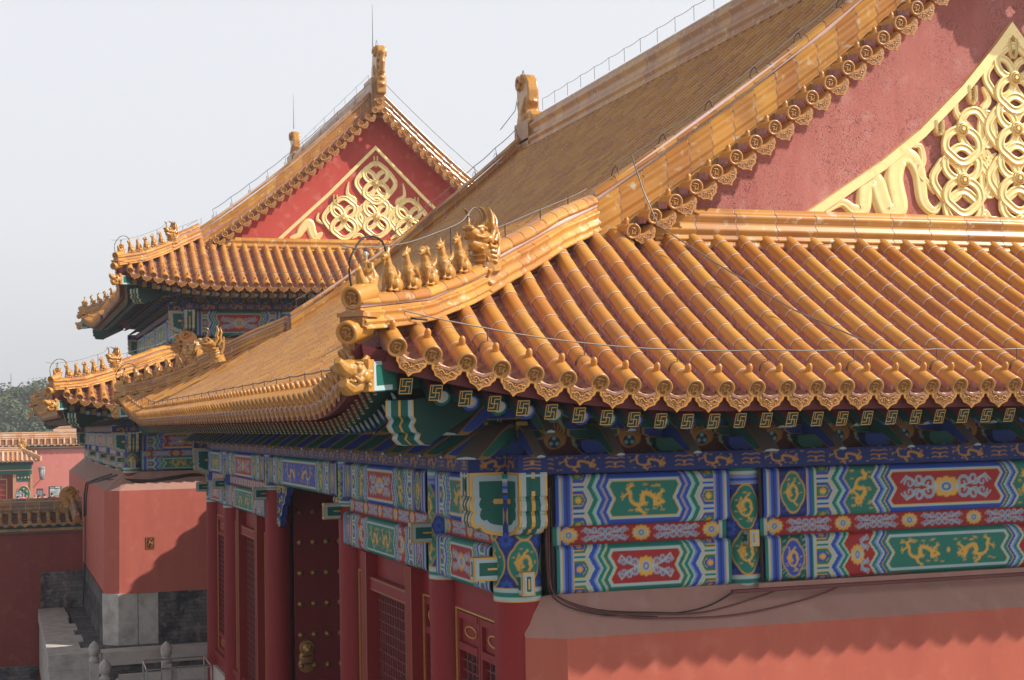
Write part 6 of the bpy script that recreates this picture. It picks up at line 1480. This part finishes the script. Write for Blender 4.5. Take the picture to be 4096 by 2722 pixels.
person(142,1980,105,'cloth_white','person in grey hat walking left of the dark display board',hat='sign_grey',face=1.2)
person(156,1981,104,'cloth_white','person in a white top below the dark display board',face=2.9)
person(178,1977,105,'cloth_blue','dark-haired person in pale top between the two boards',face=2.8)
person(207,1973,106,'cloth_dark','person in dark clothes standing in front of the two-panel notice board',face=3.1)
person(252,1976,108,'cloth_blue','person in blue at the right of the notice board',face=2.4)
# ---- distant roofs and tree
FR=thing('distant_roof','hazy grey-brown distant palace roof seen low beneath the far eaves','roof',(2,190,5))
b=MB()
def droof(px0,px1,py0,py1,y,m,rise):
    a=bpx(px0,py1,y);c=bpx(px1,py0,y); b.quad(V(a.x,y,a.z),V(c.x,y,a.z),V(c.x,y+rise,c.z),V(a.x,y+rise,c.z),m); b.quad(V(a.x,y+2*rise,a.z),V(c.x,y+2*rise,a.z),V(c.x,y+rise,c.z),V(a.x,y+rise,c.z),m); b.box(a.x,y+.5,.3,c.x,y+1,a.z,'plaster_far')
    mould_ridge(b,[V(a.x,y+rise,c.z),V(c.x,y+rise,c.z)],.3,.6,.2,1.2,1,'glaze_far','glaze_far')
droof(226,420,1694,1716,185,'far_roof',4); droof(215,420,1712,1726,160,'glaze_far',3)
b.build('roof',FR)
random.seed(21)
def tree(px,ptop,pbot,D,w,label):
    top=bpx(px,ptop,D); bot=bpx(px,pbot,D); base=.3; t=thing('tree',label,'tree',(top.x,D,base),'dark green trees beyond the far wall')
    H=top.z-base; b=MB(); b.tube([V(top.x,D,base),V(top.x+.3,D,base+H*.45),V(top.x,D,base+H*.9)],[.6,.35,.08],'bark',7)
    for k in range(6): a=random.uniform(0,6.3); z=base+H*random.uniform(.35,.7); b.tube([V(top.x,D,z),V(top.x+w*.5*math.cos(a),D+w*.5*math.sin(a),z+H*.16)],[.2,.04],'bark',5)
    b.build('trunk',t)
    b=MB(); cl=[]
    for k in range(34):
        a=random.uniform(0,6.3); zz=random.uniform(.22,1)**.8; rr=w*(1-.75*max(0,zz-.35)/.65)*random.uniform(.35,1); cl.append((V(top.x+rr*math.cos(a),D+rr*math.sin(a),base+H*zz*.93),w*random.uniform(.20,.36)))
    for c_,r_ in cl:
        for i in range(110):
            d=V(random.gauss(0,1),random.gauss(0,1),random.gauss(0,1)).normalized(); p=c_+d*r_*random.uniform(.6,1.05)*V(1,1,.75).length/1.6; q=random.uniform(.16,.32)*w/7; n=(d+V(random.uniform(-.6,.6),random.uniform(-.6,.6),random.uniform(-.2,.8))).normalized()
            a1=n.cross(V(0,0,1)).normalized()*q; a2=n.cross(a1).normalized()*q
            b.add([p-a1,p+a2*.8,p+a1,p-a2*.8],[(0,1,2,3)],'leaf')
    b.build('crown',t)
TR=[(-40,1560,1725,250,9,'leftmost hazy dark green tree beyond the far wall, cut by the frame'),(30,1548,1725,252,7.5,'rounded dark green tree beyond the far wall near the left edge'),(80,1542,1725,262,7,'broad dark green tree left of the tallest one'),(125,1535,1725,250,6.5,'dark green tree just left of the tallest crown'),(165,1520,1725,255,6.5,'tallest dark green tree, its top rising behind the small roof figures'),(205,1600,1725,247,6,'lower tree directly under the curled eave tip'),(-5,1610,1725,238,7,'lower front tree at the left edge above the pink wall'),(60,1625,1725,236,7,'second lower front tree above the pink wall'),(120,1630,1725,238,6.5,'middle lower front tree above the pink wall'),(180,1640,1725,236,6,'rightmost lower front tree beside the distant roof')]
for q in TR: tree(*q)
MA=thing('radio_mast','thin pale radio mast rising beyond the trees at the left','mast',(0,0,0))
c=bpx(44,1495,420); d=bpx(44,1570,420); MA.matrix_basis=Matrix.Translation(V(c.x,420,0)); b=MB(); b.tube([V(c.x,420,-2),V(c.x,420,c.z)],[.25,.10],'wire_light',5); b.build('mast',MA)
# ---- haze
b=MB(); b.box(-700,-60,-3.3,700,700,45,'white'); hz=b.build('haze'); hz['kind']='stuff'
hm=bpy.data.materials.new('haze'); hm.use_nodes=True; n=hm.node_tree; n.nodes.clear(); o=n.nodes.new('ShaderNodeOutputMaterial'); v=n.nodes.new('ShaderNodeVolumePrincipled')
v.inputs['Color'].default_value=(.93,.95,1,1); v.inputs['Density'].default_value=.0008; v.inputs['Anisotropy'].default_value=.3; n.links.new(v.outputs[0],o.inputs['Volume'])
hz.data.materials.clear(); hz.data.materials.append(hm)
